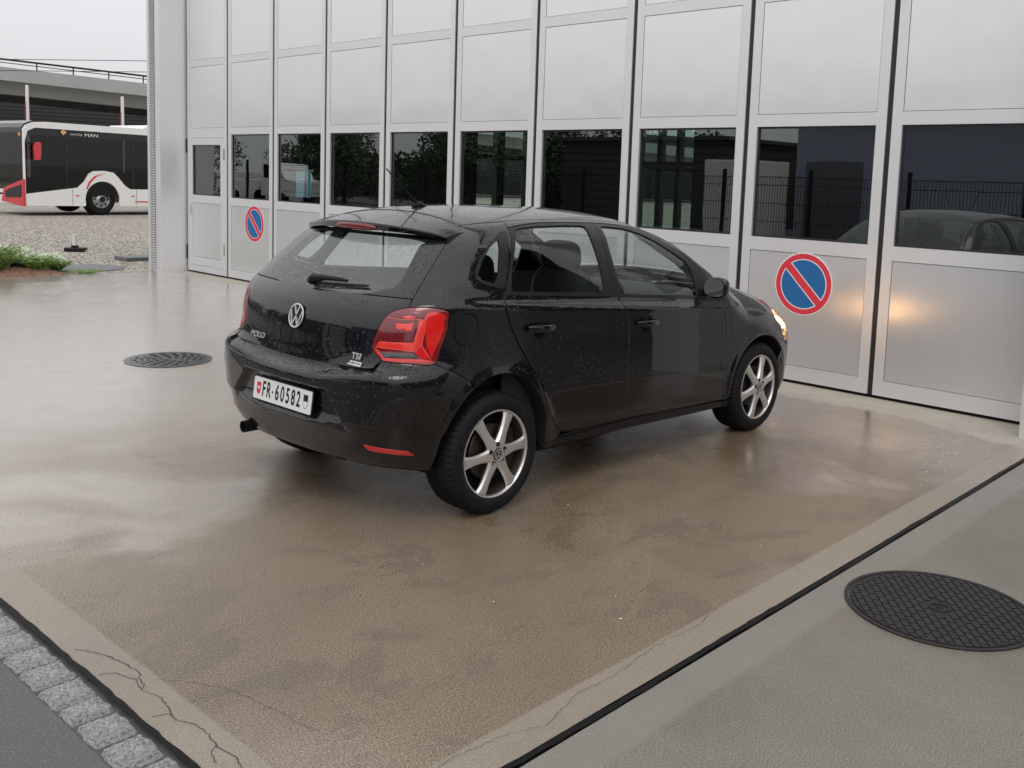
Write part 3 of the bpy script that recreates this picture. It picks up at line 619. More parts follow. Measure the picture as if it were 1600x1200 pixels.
CV = {
 'hatch_side': [(0.527, 1.392), (0.5932, 1.3229), (0.6308, 1.2514), (0.6558, 1.1723), (0.6713, 1.1118), (0.6831, 1.0526), (0.6858, 1.0282)],
 'lamp': [(0.6879, 1.0283), (0.637, 1.0146), (0.6082, 0.9956), (0.5908, 0.9647), (0.5793, 0.9283), (0.5646, 0.8841), (0.5585, 0.8483), (0.5617, 0.8332), (0.627, 0.7892), (0.6501, 0.7833), (0.7716, 0.7803), (0.8841, 0.7788), (0.9089, 0.8422), (0.9161, 0.896), (0.9121, 0.9482), (0.8853, 1.0046), (0.8711, 1.0164), (0.829, 1.0281), (0.776, 1.0328), (0.7288, 1.0324)],
 'reardoor_rear': [(0.05, 1.083), (0.04, 1.062), (0.0278, 1.0008), (0.0695, 0.9115), (0.1307, 0.8191), (0.2017, 0.7239), (0.2508, 0.6588), (0.2985, 0.57), (0.3494, 0.4667), (0.4258, 0.3769), (0.492, 0.3337), (0.5688, 0.3167)],
 'door_split': [(0.958, 1.398), (0.931, 1.29), (0.915, 1.19), (0.908, 1.1), (0.912, 1.0292), (0.9441, 0.9502), (0.9933, 0.8754), (1.0096, 0.784), (1.0159, 0.5305), (1.0284, 0.4371), (1.04, 0.308)],
 'fdoor_front': [(1.935, 0.942), (1.942, 0.916), (1.9495, 0.8677), (1.9913, 0.7932), (2.0258, 0.5646), (2.0188, 0.4002), (2.0244, 0.2771)],
 'bump_quarter': [(0.8841, 0.7788), (0.9454, 0.7509), (1.0188, 0.7131), (1.082, 0.6788)],
 'qrubber_xz': [(0.212, 1.366), (0.1549, 1.3536), (0.0563, 1.3105), (-0.0423, 1.2465), (-0.1039, 1.1829), (-0.1182, 1.1519), (-0.0807, 1.1242), (0.04, 1.096), (0.092, 1.165)],
 'qglass_xz': [(0.1124, 1.317), (0.0369, 1.2813), (-0.0293, 1.2314), (-0.0815, 1.1748), (-0.0854, 1.1571), (-0.0023, 1.1348), (0.0418, 1.177)],
 'rglass_xz': [(0.272, 1.3655), (0.3362, 1.3773), (0.4646, 1.3837), (0.6788, 1.3859), (0.8656, 1.3821), (0.8451, 1.326), (0.8382, 1.1834), (0.8153, 1.0385), (0.4228, 1.0624), (0.094, 1.0863), (0.167, 1.2183)],
 'fglass_xz': [(1.003, 1.378), (1.1127, 1.3719), (1.2239, 1.3615), (1.3562, 1.3326), (1.4768, 1.2848), (1.594, 1.222), (1.7172, 1.1528), (1.7277, 1.0619), (1.7224, 0.9643), (1.3143, 0.9938), (0.966, 1.019), (0.96, 1.15), (0.972, 1.26)],
 'frame_top': [(0.2248, 1.3767), (0.3614, 1.3937), (0.4966, 1.4018), (0.708, 1.4015), (0.965, 1.3972), (1.1105, 1.3887), (1.2853, 1.3706), (1.424, 1.3394), (1.5442, 1.2951), (1.6565, 1.2331), (1.7895, 1.1602), (1.8865, 1.0566)],
 'hatch_bot': [(0.6308, 0.7887), (0.6016, 0.7646), (0.5783, 0.7505), (0.4093, 0.7392), (0.1729, 0.7305), (0, 0.728)],
 'bump_in': [(0.6228, 0.7835), (0.6101, 0.7291), (0.5852, 0.7105), (0.5461, 0.6966), (0.3758, 0.6802), (0, 0.677)],
 'seam': [(0, 1.0625), (0.36, 1.0635), (0.6735, 1.0654)],
 'reflector': [(0.5602, 0.4021), (0.7824, 0.3797), (0.8206, 0.3531), (0.5862, 0.3732)],
 'l_outer': [(0.7846, 1.0051), (0.8156, 1.015), (0.8716, 0.9993), (0.8954, 0.9392), (0.8951, 0.8891), (0.8735, 0.8072), (0.8417, 0.8594), (0.8176, 0.9212), (0.7927, 0.9823)],
 'l_band_v': [(0.7692, 0.976), (0.7929, 0.98), (0.8109, 0.9327), (0.8171, 0.8633), (0.7775, 0.8627), (0.7781, 0.9284)],
 'l_band_h': [(0.5975, 0.8714), (0.7744, 0.875), (0.8154, 0.8621), (0.8008, 0.8477), (0.7868, 0.8367), (0.585, 0.8422)],
 'l_inner': [(0.6164, 0.9726), (0.7648, 0.9771), (0.7742, 0.9283), (0.7688, 0.8779), (0.5966, 0.8752), (0.5805, 0.8504), (0.5719, 0.8652), (0.5851, 0.9093), (0.5989, 0.9452)],
 'l_top': [(0.6164, 0.9818), (0.6427, 1.0001), (0.6888, 1.0088), (0.7439, 1.0096), (0.7733, 0.9991), (0.7889, 0.9822), (0.6807, 0.9797)],
 'l_top2': [(0.6843, 0.9888), (0.7136, 0.995), (0.7491, 0.9881), (0.7407, 0.982), (0.6968, 0.9811)],
 'l_rect': [(0.667, 0.9578), (0.7201, 0.9577), (0.7511, 0.9651), (0.7517, 0.9269), (0.7304, 0.9276), (0.6766, 0.9347)],
 'l_rev': [(0.6125, 0.8253), (0.7267, 0.8262), (0.7802, 0.8274), (0.8188, 0.8053), (0.7294, 0.8044), (0.6445, 0.8013)],
 'l_tri': [(0.8191, 0.8633), (0.8402, 0.8479), (0.8698, 0.8009), (0.8259, 0.8038), (0.789, 0.8353)],
 'l_low': [(0.583, 0.8389), (0.6096, 0.8266), (0.6423, 0.7999), (0.8221, 0.8015), (0.8729, 0.794), (0.8689, 0.7874), (0.6418, 0.7886), (0.5764, 0.8306)],
 'ln1': [(0.6126, 0.98), (0.6826, 0.976), (0.7429, 0.9779), (0.794, 0.98)],
 'ln2': [(0.582, 0.8435), (0.6887, 0.8425), (0.7868, 0.8367), (0.8043, 0.8497), (0.8177, 0.8641)],
 'ln3': [(0.7879, 0.9937), (0.8117, 0.9327), (0.8163, 0.8787), (0.8284, 0.8479), (0.8478, 0.8248), (0.869, 0.7998)],
 'quarter_front': [(0.272, 1.408), (0.24, 1.38), (0.155, 1.235), (0.08, 1.125), (0.05, 1.083)],
 'rdoor_top': [(0.24, 1.38), (0.3614, 1.3937), (0.4966, 1.4018), (0.708, 1.4015), (0.958, 1.398)],
 'fdoor_top': [(0.958, 1.398), (1.1105, 1.3905), (1.2853, 1.3726), (1.424, 1.3414), (1.5442, 1.2971), (1.6565, 1.2381), (1.7895, 1.1652), (1.9, 1.075), (1.945, 1.01), (1.935, 0.945)],
 'belt_r': [(0.05, 1.083), (0.42, 1.0545), (0.911, 1.018)],
 'belt_f': [(0.911, 1.018), (1.4, 0.98), (1.935, 0.945)],
 'glass_vis': [(0, 1.062), (0.339, 1.0643), (0.4728, 1.0927), (0.526, 1.1161), (0.5034, 1.1861), (0.4529, 1.2865), (0.4662, 1.3052), (0.3477, 1.3225), (0, 1.3275), (-0.3477, 1.3225), (-0.4662, 1.3052), (-0.4529, 1.2865), (-0.5034, 1.1861), (-0.526, 1.1161), (-0.4728, 1.0927), (-0.339, 1.0643)],
 'bump_crease': [(0.9421, 0.425), (0.831, 0.437), (0.68, 0.466), (0.51, 0.474), (0.25, 0.445), (0, 0.432)],
 'bump_bottom': [(0.9154, 0.27), (0.9, 0.262), (0.579, 0.28), (0.36, 0.297), (0, 0.3)],
 'roofgap_xy': [(-0.015, -0.508), (-0, -0.38), (0.012, -0.2), (0.016, 0)],
 'ledge': [(-0.625, 0.8), (-0.585, 0.762), (-0.42, 0.748), (-0.2, 0.738), (0, 0.735), (0.2, 0.738), (0.42, 0.748), (0.585, 0.762), (0.625, 0.8), (0.655, 0.775), (0.64, 0.72), (0.56, 0.69), (0.38, 0.672), (0, 0.668), (-0.38, 0.672), (-0.56, 0.69), (-0.64, 0.72), (-0.655, 0.775)],
}
M['head_lens'] = glass('head_lens', (.42, .42, .43), .02, wet=True, film=.12)
t = NT('lit_bulb'); t.P(Base_Color=(1, .8, .5, 1), Emission_Color=(1.0, .52, .19, 1), Emission_Strength=75.0); M['bulb'] = t.m
M['paint_low'] = paint('lower_paint', (.006, .0055, .006))
def xz(c_): return C3('side', c_)
# shared lines (measured once, in metres)
hs = CV['hatch_side']
def lamp_loop(): return C3('wrap', CV['lamp'], 5, True)
LAMP = lamp_loop()
HS = C3('wrap', hs); DR = xz(CV['reardoor_rear']); DS = xz(CV['door_split']); DFt = xz(CV['fdoor_front'])
BQ = C3('wrap', CV['bump_quarter'])
FT = CV['frame_top']
XT = [.19, .35, .55, .80, 1.05, 1.25, 1.42, 1.58, 1.75, 1.95, 2.10]
# roof side line, above the door frames
def roofline(x): return float(np.interp(x, [-.05, .1, .3, .8, 1.2, 1.5, 1.8, 2.02, 2.2], [.508, .530, .545, .530, .528, .560, .605, .652, .70]))
RL = [tuple(p) for p in topP(np.array(np.linspace(-.015, 2.14, 70)), np.array([-roofline(x) for x in np.linspace(-.015, 2.14, 70)]))]
HS[0] = RL[0]
def cut(line, f): return [p for p in line if f(p)]
def nearest(line, p): return min(range(len(line)), key=lambda i: sum((a-b)**2 for a, b in zip(line[i], p)))
def arch(cx, rx, rz, a0, a1, n=40): 
    a = np.radians(np.linspace(a0, a1, n)); x = cx+rx*np.cos(a); z = .30+rz*np.sin(a); return [tuple(p) for p in sideP(x, z)]
def archang(cx, rx, rz, p): return math.degrees(math.atan2((p[2]-.30)/rz, (p[0]-cx)/rx))
AR = (0, .352, .395); AF = (2.465, .372, .352)
# window openings
QR = C3('side', CV['qrubber_xz'], 5, True); QG = C3('side', CV['qglass_xz'], 5, True)
def C3s(kind, pts, it=5, step=.008):
    q = np.array(resample(pts, step))
    for _ in range(it): q = (np.roll(q, 1, 0)+2*q+np.roll(q, -1, 0))/4
    return [tuple(p) for p in PAR[kind](q[:, 0], q[:, 1])]
RG = C3s('side', CV['rglass_xz'], 8); FG = C3s('side', CV['fglass_xz'], 8); QR = C3s('side', CV['qrubber_xz'], 6); qc_ = np.mean(np.array(CV['qglass_xz']), 0); QG = C3s('side', [tuple(qc_+(np.array(p)-qc_)*1.13) for p in CV['qglass_xz']], 3)
for mir in (False, True):
    k = dict(mirror=mir); sd_ = -1 if mir else 1
    # quarter panel: hatch line, lamp edge, bumper line, arch, sill, door line, roof line
    qp = empty('quarter_panel', parent=car)
    a_b = archang(*AR, BQ[-1]); iL0 = nearest(LAMP, HS[-1]); iL1 = nearest(LAMP, BQ[0])
    lampR = LAMP[iL1:]+LAMP[:iL0+1] if iL1 > iL0 else LAMP[iL1:iL0+1]
    sill0 = xz([(AR[0]+AR[1]*math.cos(R(-2)), .288), (.42, .282), (.57, .290)])
    # door line from top to bottom
    drl = xz(CV['quarter_front'])
    loop = RL[:nearest(RL, drl[0])+1] + drl + DR[:-6] + list(reversed(sill0))[4:-1] + arch(*AR, 0, a_b, 40) + list(reversed(BQ)) + lampR + list(reversed(HS))
    FU = C3('side', [(-.215+.068*math.cos(a), .925+.075*math.sin(a)) for a in np.linspace(0, 2*math.pi, 16, endpoint=False)], 3, True)
    panel('side_panel', loop, 'wrap', M['paint'], qp, res=.009, step=.009, holes=[FU, QR], **k)
    panel('fuel_flap', FU, 'wrap', M['paint'], qp, res=.016, gap=.0012, off=-.0004, **k)
    panel('window_rubber', QR, 'wrap', M['trim'], qp, res=.014, off=.0015, holes=[QG], gap=.0005, **k)
    panel('quarter_window', QG, 'wrap', M['side_glass'], qp, res=.02, off=-.003, gap=.0, thick=.004, **k)
    # rear door
    rd = empty('rear_door', parent=car)
    top_r = xz(CV['rdoor_top'])
    RDB = xz([(DR[-1][0], DR[-1][2]), (.80, .311), (DS[-1][0], DS[-1][2])])
    loopd = DR + RDB[1:-1] + list(reversed(DS)) + list(reversed(top_r))
    belt_r = xz(CV['belt_r'])
    loD = [p for p in loopd if p[2] < belt(p[0])-.012]
    low = DR + RDB[1:-1] + [p for p in reversed(DS) if p[2] < 1.012] + list(reversed(belt_r))[:-1]
    panel('door_skin', low, 'side', M['paint'], rd, res=.010, step=.010, **k)
    upr = belt_r + [p for p in reversed(DS) if p[2] > 1.020] + list(reversed(top_r)) + [p for p in drl if p[2] < 1.378][:-1]
    panel('window_frame', upr, 'side', M['trim'], rd, res=.014, holes=[RG], off=-.001, **k)
    panel('window_glass', RG, 'side', M['side_glass'], rd, res=.03, off=-.006, gap=-.002, thick=.004, **k)
    # front door
    fd = empty('front_door', parent=car)
    top_f = xz(CV['fdoor_top']); belt_f = xz(CV['belt_f']); FDB = xz([(DS[-1][0]+.002, DS[-1][2]), (1.5, .290), (DFt[-1][0], DFt[-1][2])])
    low = [p for p in DS if p[2] < 1.012] + FDB[1:-1] + list(reversed(DFt)) + list(reversed(belt_f))
    panel('door_skin', low, 'side', M['paint'], fd, res=.010, step=.010, **k)
    upf = belt_f + list(reversed(top_f)) + [p for p in DS if p[2] > 1.012]
    panel('window_frame', upf, 'side', M['trim'], fd, res=.014, holes=[FG], off=-.001, **k)
    panel('window_glass', FG, 'side', M['side_glass'], fd, res=.03, off=-.006, gap=-.002, thick=.004, **k)
    # bright-less pillar cover between the windows: gloss black
    pc = xz([(.955, 1.385), (.905, 1.20), (.855, 1.03)]); pd = xz([(1.005, 1.382), (.98, 1.20), (.955, 1.015)])
    # side frame above the doors up to the roof line, A-pillar
    i0 = nearest(RL, drl[0]); top_all = top_r + top_f[1:]
    sf = RL[i0:] + xz([(2.13, 1.045), (2.06, .985)])[1:-1] + list(reversed(top_all))
    ap = empty('side_frame', parent=car)
    panel('roof_rail_panel', sf, 'side', M['paint'], ap, res=.014, gap=.001, **k)
    # sill
    ss = xz([(.335, .285), (.60, .288), (1.07, .300), (1.6, .285), (2.085, .262)]); sb = xz([(2.10, .222), (1.6, .232), (1.07, .246), (.36, .255)])
    panel('sill', [tuple(p) for p in ss]+sb, 'side', M['satin_black'], car, res=.02, off=.004, thick=.05, **k)
    ss2 = xz([(.335, .292), (.50, .290), (.56, .300), (1.07, .305), (1.6, .290), (2.04, .274)])
    panel('sill_upper', list(ss2)+list(reversed(ss)), 'side', M['paint'], car, res=.02, off=-.008, thick=.02, gap=0, **k)
    # front fender
    fe = xz([(2.055, 1.025), (2.2, 1.000), (2.4, .965), (2.6, .925), (2.74, .885), (2.79, .84)])
    hl = xz([(2.79, .84), (2.70, .77), (2.72, .70), (2.80, .62), (2.84, .58)])
    a_f = archang(*AF, tuple(sideP(np.array(2.80), np.array(.46))))
    lowf = xz([(AF[0]+AF[1]*math.cos(R(182)), .288), (2.06, .272)])
    ffl = fe + hl[1:] + [tuple(sideP(np.array(2.835), np.array(.47)))] + arch(*AF, a_f, 182, 40) + lowf[-1:] + list(reversed(DFt)) + xz([(1.95, .95), (1.99, .985), (2.055, 1.025)])[1:-1]
    panel('front_fender', ffl, 'side', M['paint'], car, res=.015, **k)
    # arch liners
    for nm, (cx, rx, rz) in (('rear_wheel_well', AR), ('front_wheel_well', AF)):
        vs = []; fs = []; a_ = np.radians(np.linspace(-8, 188, 40))
        for i, a in enumerate(a_):
            p = sideP(np.array(cx+rx*math.cos(a)), np.array(.30+rz*math.sin(a))); y0 = float(p[1])
            for yy_, s_ in ((y0+.002, 1), (y0+.020, 1.0), (y0+.05, 1.01), (-.50, 1.01)): vs.append((cx+rx*s_*math.cos(a), yy_*sd_, .30+rz*s_*math.sin(a)))
        for i in range(39):
            for q in range(3): fs.append((i*4+q, i*4+q+1, i*4+q+5, i*4+q+4))
        nv = len(vs); vs.append((cx, -.50*sd_, .2))
        for i in range(39): fs.append((i*4+3, i*4+7, nv))
        make(nm, vs, fs, M['void'], car)
    # black ribbons laid behind the shut lines so the gaps read as shade
    rb = []
    for L_ in (DR, DS, DFt, HS, BQ, LAMP+LAMP[:1], RL, RDB, FDB, drl, FU+FU[:1], fe):
        rb.append(ribbon('', L_, .022, None, None, -.0085, mir))
    vs = []; fs = []
    for V_, F_ in rb: b = len(vs); vs += list(V_); fs += [tuple(i+b for i in f) for f in F_]
    make('gap_shade', vs, fs, M['void'], car)
    # belt moulding under the side windows
    BL_ = xz([(.035, 1.078), (.40, 1.050), (.90, 1.014), (1.40, .974), (1.80, .945)]); V_, F_ = ribbon('', BL_, .016, None, None, .003, mir); make('belt_moulding', list(V_), F_, M['trim'], car)
    # divider bar between the door glass and the quarter window
    # tail lamp
    tl = empty('tail_lamp', parent=car)
    panel('lamp_housing', LAMP, 'wrap', M['lens_edge'], tl, res=.012, gap=.003, off=.003, thick=.02, roundover=.004, **k)
    for nm, key, mt, of in (('lens', 'l_outer', 'lens_red', .0045), ('lens_bright', 'l_band_v', 'lens_red2', .0046), ('lens_bright', 'l_band_h', 'lens_red2', .0046), ('lens_dark', 'l_inner', 'lens_maroon', .0045), ('lens_dark', 'l_top', 'lens_maroon', .0045), ('lens_bright', 'l_top2', 'lens_red2', .0050), ('reflector', 'l_rect', 'lens_red2', .0056), ('reverse_light', 'l_rev', 'lens_smoke', .0046), ('lens', 'l_tri', 'lens_red', .0042), ('lens', 'l_low', 'lens_red', .0040)):
        q = np.array(resample(CV[key], .02)); lp = [tuple(p) for p in wrapP(q[:, 0], q[:, 1])]
        panel(nm, lp, 'wrap', M[mt], tl, res=.014, gap=.0006, off=of, thick=.003, roundover=.0012, **k)
    for lk in ('ln1', 'ln2', 'ln3'):
        V_, F_ = ribbon('', C3('wrap', CV[lk], 4), .0028, None, None, .0066, mir); make('lens_line', list(V_), F_, M['lens_line'], tl)
    # rear fog / reflector strip
    # door handles
    for (hx, hz, par) in ((.262, .892, rd), (1.150, .842, fd)):
        o_ = []
        cpt = sideP(np.array(hx), np.array(hz)); y = float(cpt[1])
        mb = MB(); bm = bmesh.new(); bmesh.ops.create_uvsphere(bm, u_segments=24, v_segments=12, radius=1)
        for v in bm.verts: v.co = Vector((hx+.005+v.co.x*.050, (y+.003-abs(v.co.y)*.006)*sd_, hz-.002+v.co.z*.050))
        mb.bm(bm); mb.build('recess_shade', M['void'], par, True)  # black disc, slightly proud, in place of the shade in the handle hollow
        mb = MB(); tb = [(hx-.098, y+.004), (hx-.094, y-.014), (hx-.075, y-.026), (hx-.03, y-.034), (hx+.03, y-.034), (hx+.075, y-.028), (hx+.096, y-.016), (hx+.102, y+.002)]
        vs = []; fs = []
        for i, (ax, ay) in enumerate(tb):
            hh = .0165 if 1 < i < 6 else .0135
            for q in range(12): a = 2*math.pi*q/12; vs.append((ax, (ay+.006*math.cos(a))*sd_, hz+.004-.03*(ax-hx)+hh*math.sin(a)))
        for i in range(len(tb)-1):
            for q in range(12): fs.append((i*12+q, i*12+(q+1) % 12, (i+1)*12+(q+1) % 12, (i+1)*12+q))
        fs += [tuple(range(12)), tuple((len(tb)-1)*12+q for q in range(12))]
        mb.add(vs, fs); mb.build('door_handle', M['paint'], par, True)
    # door mirror
    mr_ = empty('door_mirror', parent=car)
    bm = bmesh.new(); bmesh.ops.create_uvsphere(bm, u_segments=28, v_segments=18, radius=1)
    for v in bm.verts:
        x, y, z = v.co; f = lambda t_, e: math.copysign(abs(t_)**e, t_)
        x, y, z = f(x, .9), f(y, .62), f(z, .62)
        xx = x*.085 if x > 0 else x*.022
        v.co = Vector((1.765+xx*.85, (-.885-y*.082)*sd_, 1.016+z*.064*(1-.16*(y < 0)*abs(y))))
    mb = MB(); mb.bm(bm); mb.build('mirror_housing', M['paint'], mr_, True)
    bm = bmesh.new(); bmesh.ops.create_circle(bm, cap_ends=True, segments=40, radius=1)
    for v in bm.verts: x, y = v.co.x, v.co.y; f = lambda t_, e: math.copysign(abs(t_)**e, t_); v.co = Vector((1.7445, (-.885-f(x, .62)*.068)*sd_, 1.016+f(y, .62)*.052))
    mb = MB(); mb.bm(bm); mb.build('mirror_glass', M['mirror'], mr_)
    mb = MB(); mb.tube([(1.83, -.765*sd_, .975), (1.81, -.80*sd_, .98), (1.79, -.84*sd_, .99)], [.030, .024, .026], 10); mb.build('mirror_foot', M['satin_black'], mr_, True)
    # head lamp
    hlp = empty('headlamp', parent=car)
    hq = [(4.11, .845), (4.02, .79), (3.975, .745), (4.0, .68), (4.10, .60), (4.22, .555), (4.45, .55), (4.60, .58), (4.62, .70), (4.50, .76), (4.30, .805)]
    HLp = C3('wrap', hq, 4, True); panel('lens', HLp, 'wrap', M['head_lens'], hlp, res=.02, off=.002, thick=.02, **k)

# tailgate
tg = empty('tailgate', parent=car)
HSm = [(x, -y, z) for x, y, z in HS]; iL0 = nearest(LAMP, HS[-1]); iLb = nearest(LAMP, tuple(wrapP(np.array(CV['hatch_bot'][0][0]), np.array(CV['hatch_bot'][0][1]))))
lampIn = LAMP[iL0:iLb+1] if iLb > iL0 else LAMP[iL0:]+LAMP[:iLb+1]
HB = C3('wrap', CV['hatch_bot']); HBall = HB + [(x, -y, z) for x, y, z in reversed(HB)][1:]
seam = CV['seam']; sm = [(s_, z) for s_, z in seam]; SMr = C3('wrap', [(-s_, z) for s_, z in reversed(sm)][:-1]+sm, 5)   # left to right
SMr = SMr; iS = nearest(HS, SMr[-1])
low = HS[iS+1:] + lampIn[1:] + HBall[1:-1] + [(x, -y, z) for x, y, z in reversed(lampIn)][:-1] + [(x, -y, z) for x, y, z in reversed(HS[iS+1:])] + SMr
panel('tailgate_skin', low, 'wrap', M['paint'], tg, res=.014)
GV = C3('wrap', CV['glass_vis'], 5, True)
topg = [tuple(p) for p in wrapP(np.linspace(-.585, .585, 60), np.full(60, 1.338))]
i1 = next(i for i, p in enumerate(HS) if p[2] < 1.338)
up = list(reversed(SMr)) + [(x, -y, z) for x, y, z in reversed(HS[i1:iS+1])] + topg + HS[i1:iS+1]
panel('window_surround', up, 'wrap', M['frit'], tg, res=.014, holes=[GV], gap=.0022, off=.0)
panel('rear_window', GV, 'wrap', M['rear_glass'], tg, res=.03, gap=-.001, off=-.0004, thick=.004)
# inner part of the slot between tailgate and bumper
# rear bumper
BI = C3('wrap', CV['bump_in']); BIall = BI + [(x, -y, z) for x, y, z in reversed(BI)][1:]
lampB = LAMP[iLb:nearest(LAMP, BQ[0])+1] if nearest(LAMP, BQ[0]) > iLb else LAMP[iLb:]+LAMP[:nearest(LAMP, BQ[0])+1]
BC = C3('wrap', CV['bump_crease']); BCall = BC + [(x, -y, z) for x, y, z in reversed(BC)][1:]       # right to left
a_b = archang(*AR, BQ[-1]); BCe = BC[0]; a_c = archang(*AR, BCe) % 360
AB = arch(*AR, a_b, a_c, 16)          # down the arch to the crease
rbp = empty('rear_bumper', parent=car)
right_up = list(reversed(AB)) + list(reversed(BQ))[1:] + list(reversed(lampB))[1:-1] + [BI[0]]
upB = right_up + BI[1:] + [(x, -y, z) for x, y, z in reversed(BI)][1:] + [(x, -y, z) for x, y, z in reversed(right_up)][1:] + list(reversed(BCall))[1:-1]
panel('bumper_cover', upB, 'wrap', M['paint'], rbp, res=.012, gap=.0015)
BB = C3('wrap', CV['bump_bottom']); BBall = BB + [(x, -y, z) for x, y, z in reversed(BB)][1:]
AB2 = arch(*AR, a_c, archang(*AR, BB[0]) % 360, 10)
loB = BCall + [(x, -y, z) for x, y, z in AB2][1:-1] + list(reversed(BBall)) + list(reversed(AB2))[1:-1]
RF = C3s('wrap', CV['reflector'], 2); RFm = [(x, -y, z) for x, y, z in reversed(RF)]
panel('bumper_valance', loB, 'wrap', M['paint_low'], rbp, res=.014, gap=.0008, off=-.001, holes=[RF, RFm], thick=.03)
for mm in (False, True): panel('reflector', RF, 'wrap', M['reflector_red'], rbp, res=.02, gap=.001, off=.001, thick=.01, mirror=mm)
vs = []; fs = []
lg = [tuple(p) for p in wrapP(np.array([s_ for s_, z in CV['ledge']]), np.array([z for s_, z in CV['ledge']]))]; panel('bumper_ledge', lg, 'wrap', M['paint'], rbp, res=.012, gap=0, off=-.014, thick=.004)
V_, F_ = ribbon('', BCall, .03, None, None, -.008); make('bumper_seam', list(V_), F_, M['void'], rbp)  # black ribbon behind the joint, shading the gap
# underside of the bumper lip
L_ = np.array(BBall); vs = []; fs = []
for p in L_: n_ = grad(p[None])[0]; vs += [tuple(p-n_*.0), (p[0]+.30, p[1]*.9, p[2]-.0)]
for i in range(len(L_)-1): fs.append((2*i, 2*i+1, 2*i+3, 2*i+2))
make('bumper_underside', vs, fs, M['void'], rbp)
# spoiler
def roofz(x, y): return float(S_ZR(x)-S_DR(x)*(abs(y)/.6)**2-.02*(abs(y)/.6)**6)-.002
sp = empty('spoiler', parent=tg); vs = []; fs = []; ny = 41; prof_n = 8
for j in range(ny):
    u = -1+2*j/(ny-1); y = u*.575; au = abs(u); xt = -.255+.115*au**2.2; x0 = .012-.03*au**3
    xs = [x0, x0-.05, (x0+xt)/2, xt+.03, xt+.004, xt, xt+.010, xt+.045, xt+.12, xt+.16]
    z0 = [roofz(xs[0], y), roofz(xs[1], y), roofz(xs[2], y), roofz(xs[3], y)]; z0[0] = min(z0[0], float(topP(np.array(xs[0]), np.array(y))[2]))
    ze = z0[3]-.006
    zz = [z0[0]-.0015, z0[1]-.001, z0[2]-.001, z0[3]-.001, ze, ze-.008, ze-.040+.016*au, ze-.044+.016*au, ze-.036, ze-.03]
    vs += list(zip(xs, [y]*10, zz))
for j in range(ny-1):
    for q in range(9): fs.append((j*10+q, (j+1)*10+q, (j+1)*10+q+1, j*10+q+1))
fs += [tuple(range(9, -1, -1)), tuple((ny-1)*10+q for q in range(10))]
mb = MB(); mb.add(vs, fs); o = mb.build('spoiler_wing', M['paint'], sp, True)
# high brake light in the spoiler face
vs = []; fs = []; n = 30
for j in range(n+1):
    u = -1+2*j/n; y = u*.165; au = abs(y/.575); xt = -.255+.115*au**2.2; zc_ = roofz(xt+.03, y)-.030; h_ = .0185*(max(0, 1-abs(u)**4))**.5+.001
    vs += [(xt+.0035, y, zc_+h_), (xt-.0035, y, zc_+h_*.5), (xt-.0030, y, zc_-h_*.5), (xt+.006, y, zc_-h_)]
for j in range(n):
    for q in range(3): fs.append((j*4+q, j*4+q+1, (j+1)*4+q+1, (j+1)*4+q))
make('brake_light', vs, fs, M['brake_red'], sp, True)
# rear wiper
wp = empty('rear_wiper', parent=tg)
def onglass(y, z, d=0.0): p = wrapP(np.array(-y), np.array(z)); n_ = grad(p[None])[0]; return Vector(p+n_*d)
mb = MB(); mb.tube([onglass(.02, 1.082, .012), onglass(.0, 1.088, .03), onglass(-.10, 1.092, .034), onglass(-.20, 1.096, .028), onglass(-.24, 1.097, .022)], [.026, .022, .014, .010, .007], 12); mb.build('wiper_arm', M['black_plastic'], wp, True)
mb = MB(); mb.tube([onglass(-.03, 1.078, .012), onglass(-.20, 1.084, .012), onglass(-.375, 1.092, .012)], [.006, .0075, .006], 8); mb.build('wiper_blade', M['black_plastic'], wp, True)
# roof, windscreen, bonnet
rf_y = 24
gapc = C3('top', CV['roofgap_xy']); gl_ = gapc + [(x, -y, z) for x, y, z in reversed(gapc)][1:]
wtop = C3('top', [(1.44, -.545), (1.50, -.3), (1.52, 0)]); wt_all = wtop + [(x, -y, z) for x, y, z in reversed(wtop)][1:]
iw = nearest(RL, wtop[0]); roof_loop = gl_[::-1] + RL[1:iw] + wt_all + [(x, -y, z) for x, y, z in reversed(RL[1:iw])]
rp = empty('roof', parent=car)
panel('roof_skin', roof_loop, 'top', M['paint'], rp, res=.02, gap=.0018)
wbot = C3('top', [(2.13, -.69), (2.21, -.4), (2.24, 0)]); wb = wbot + [(x, -y, z) for x, y, z in reversed(wbot)][1:]
wsl = RL[iw+1:-1] + wb + [(x, -y, z) for x, y, z in reversed(RL[iw+1:-1])] + list(reversed(wt_all))
panel('windscreen', wsl, 'top', M['rear_glass'], car, res=.03, gap=.002, thick=.004)
V_, F_ = ribbon('', gl_, .03, None, None, -.009); make('roof_seam', list(V_), F_, M['void'], rp)  # black ribbon under the roof joint, shading the gap
hs_l = C3('top', [(2.14, -.705), (2.3, -.705), (2.5, -.690), (2.7, -.665), (2.85, -.62)]); hf = C3('top', [(2.85, -.62), (3.00, -.45), (3.08, -.2), (3.10, 0)])
hb = C3('top', [(2.15, -.68), (2.235, -.4), (2.26, 0)]); side_ = hs_l[1:] + hf[1:]
bonnet = list(reversed(hb)) + side_; bonnet = bonnet + [(x, -y, z) for x, y, z in reversed(side_)][1:] + [(x, -y, z) for x, y, z in hb][1:-1]
panel('bonnet', bonnet, 'top', M['paint'], car, res=.03, gap=.002)
wiperbox = [(2.12, -.66), (2.16, -.4), (2.2, 0), (2.2, .4), (2.12, .66)]
fw_ = [tuple(p) for p in topP(np.array([2.04, 2.3, 2.6, 2.8]), np.array([-.74, -.735, -.72, -.68]))]
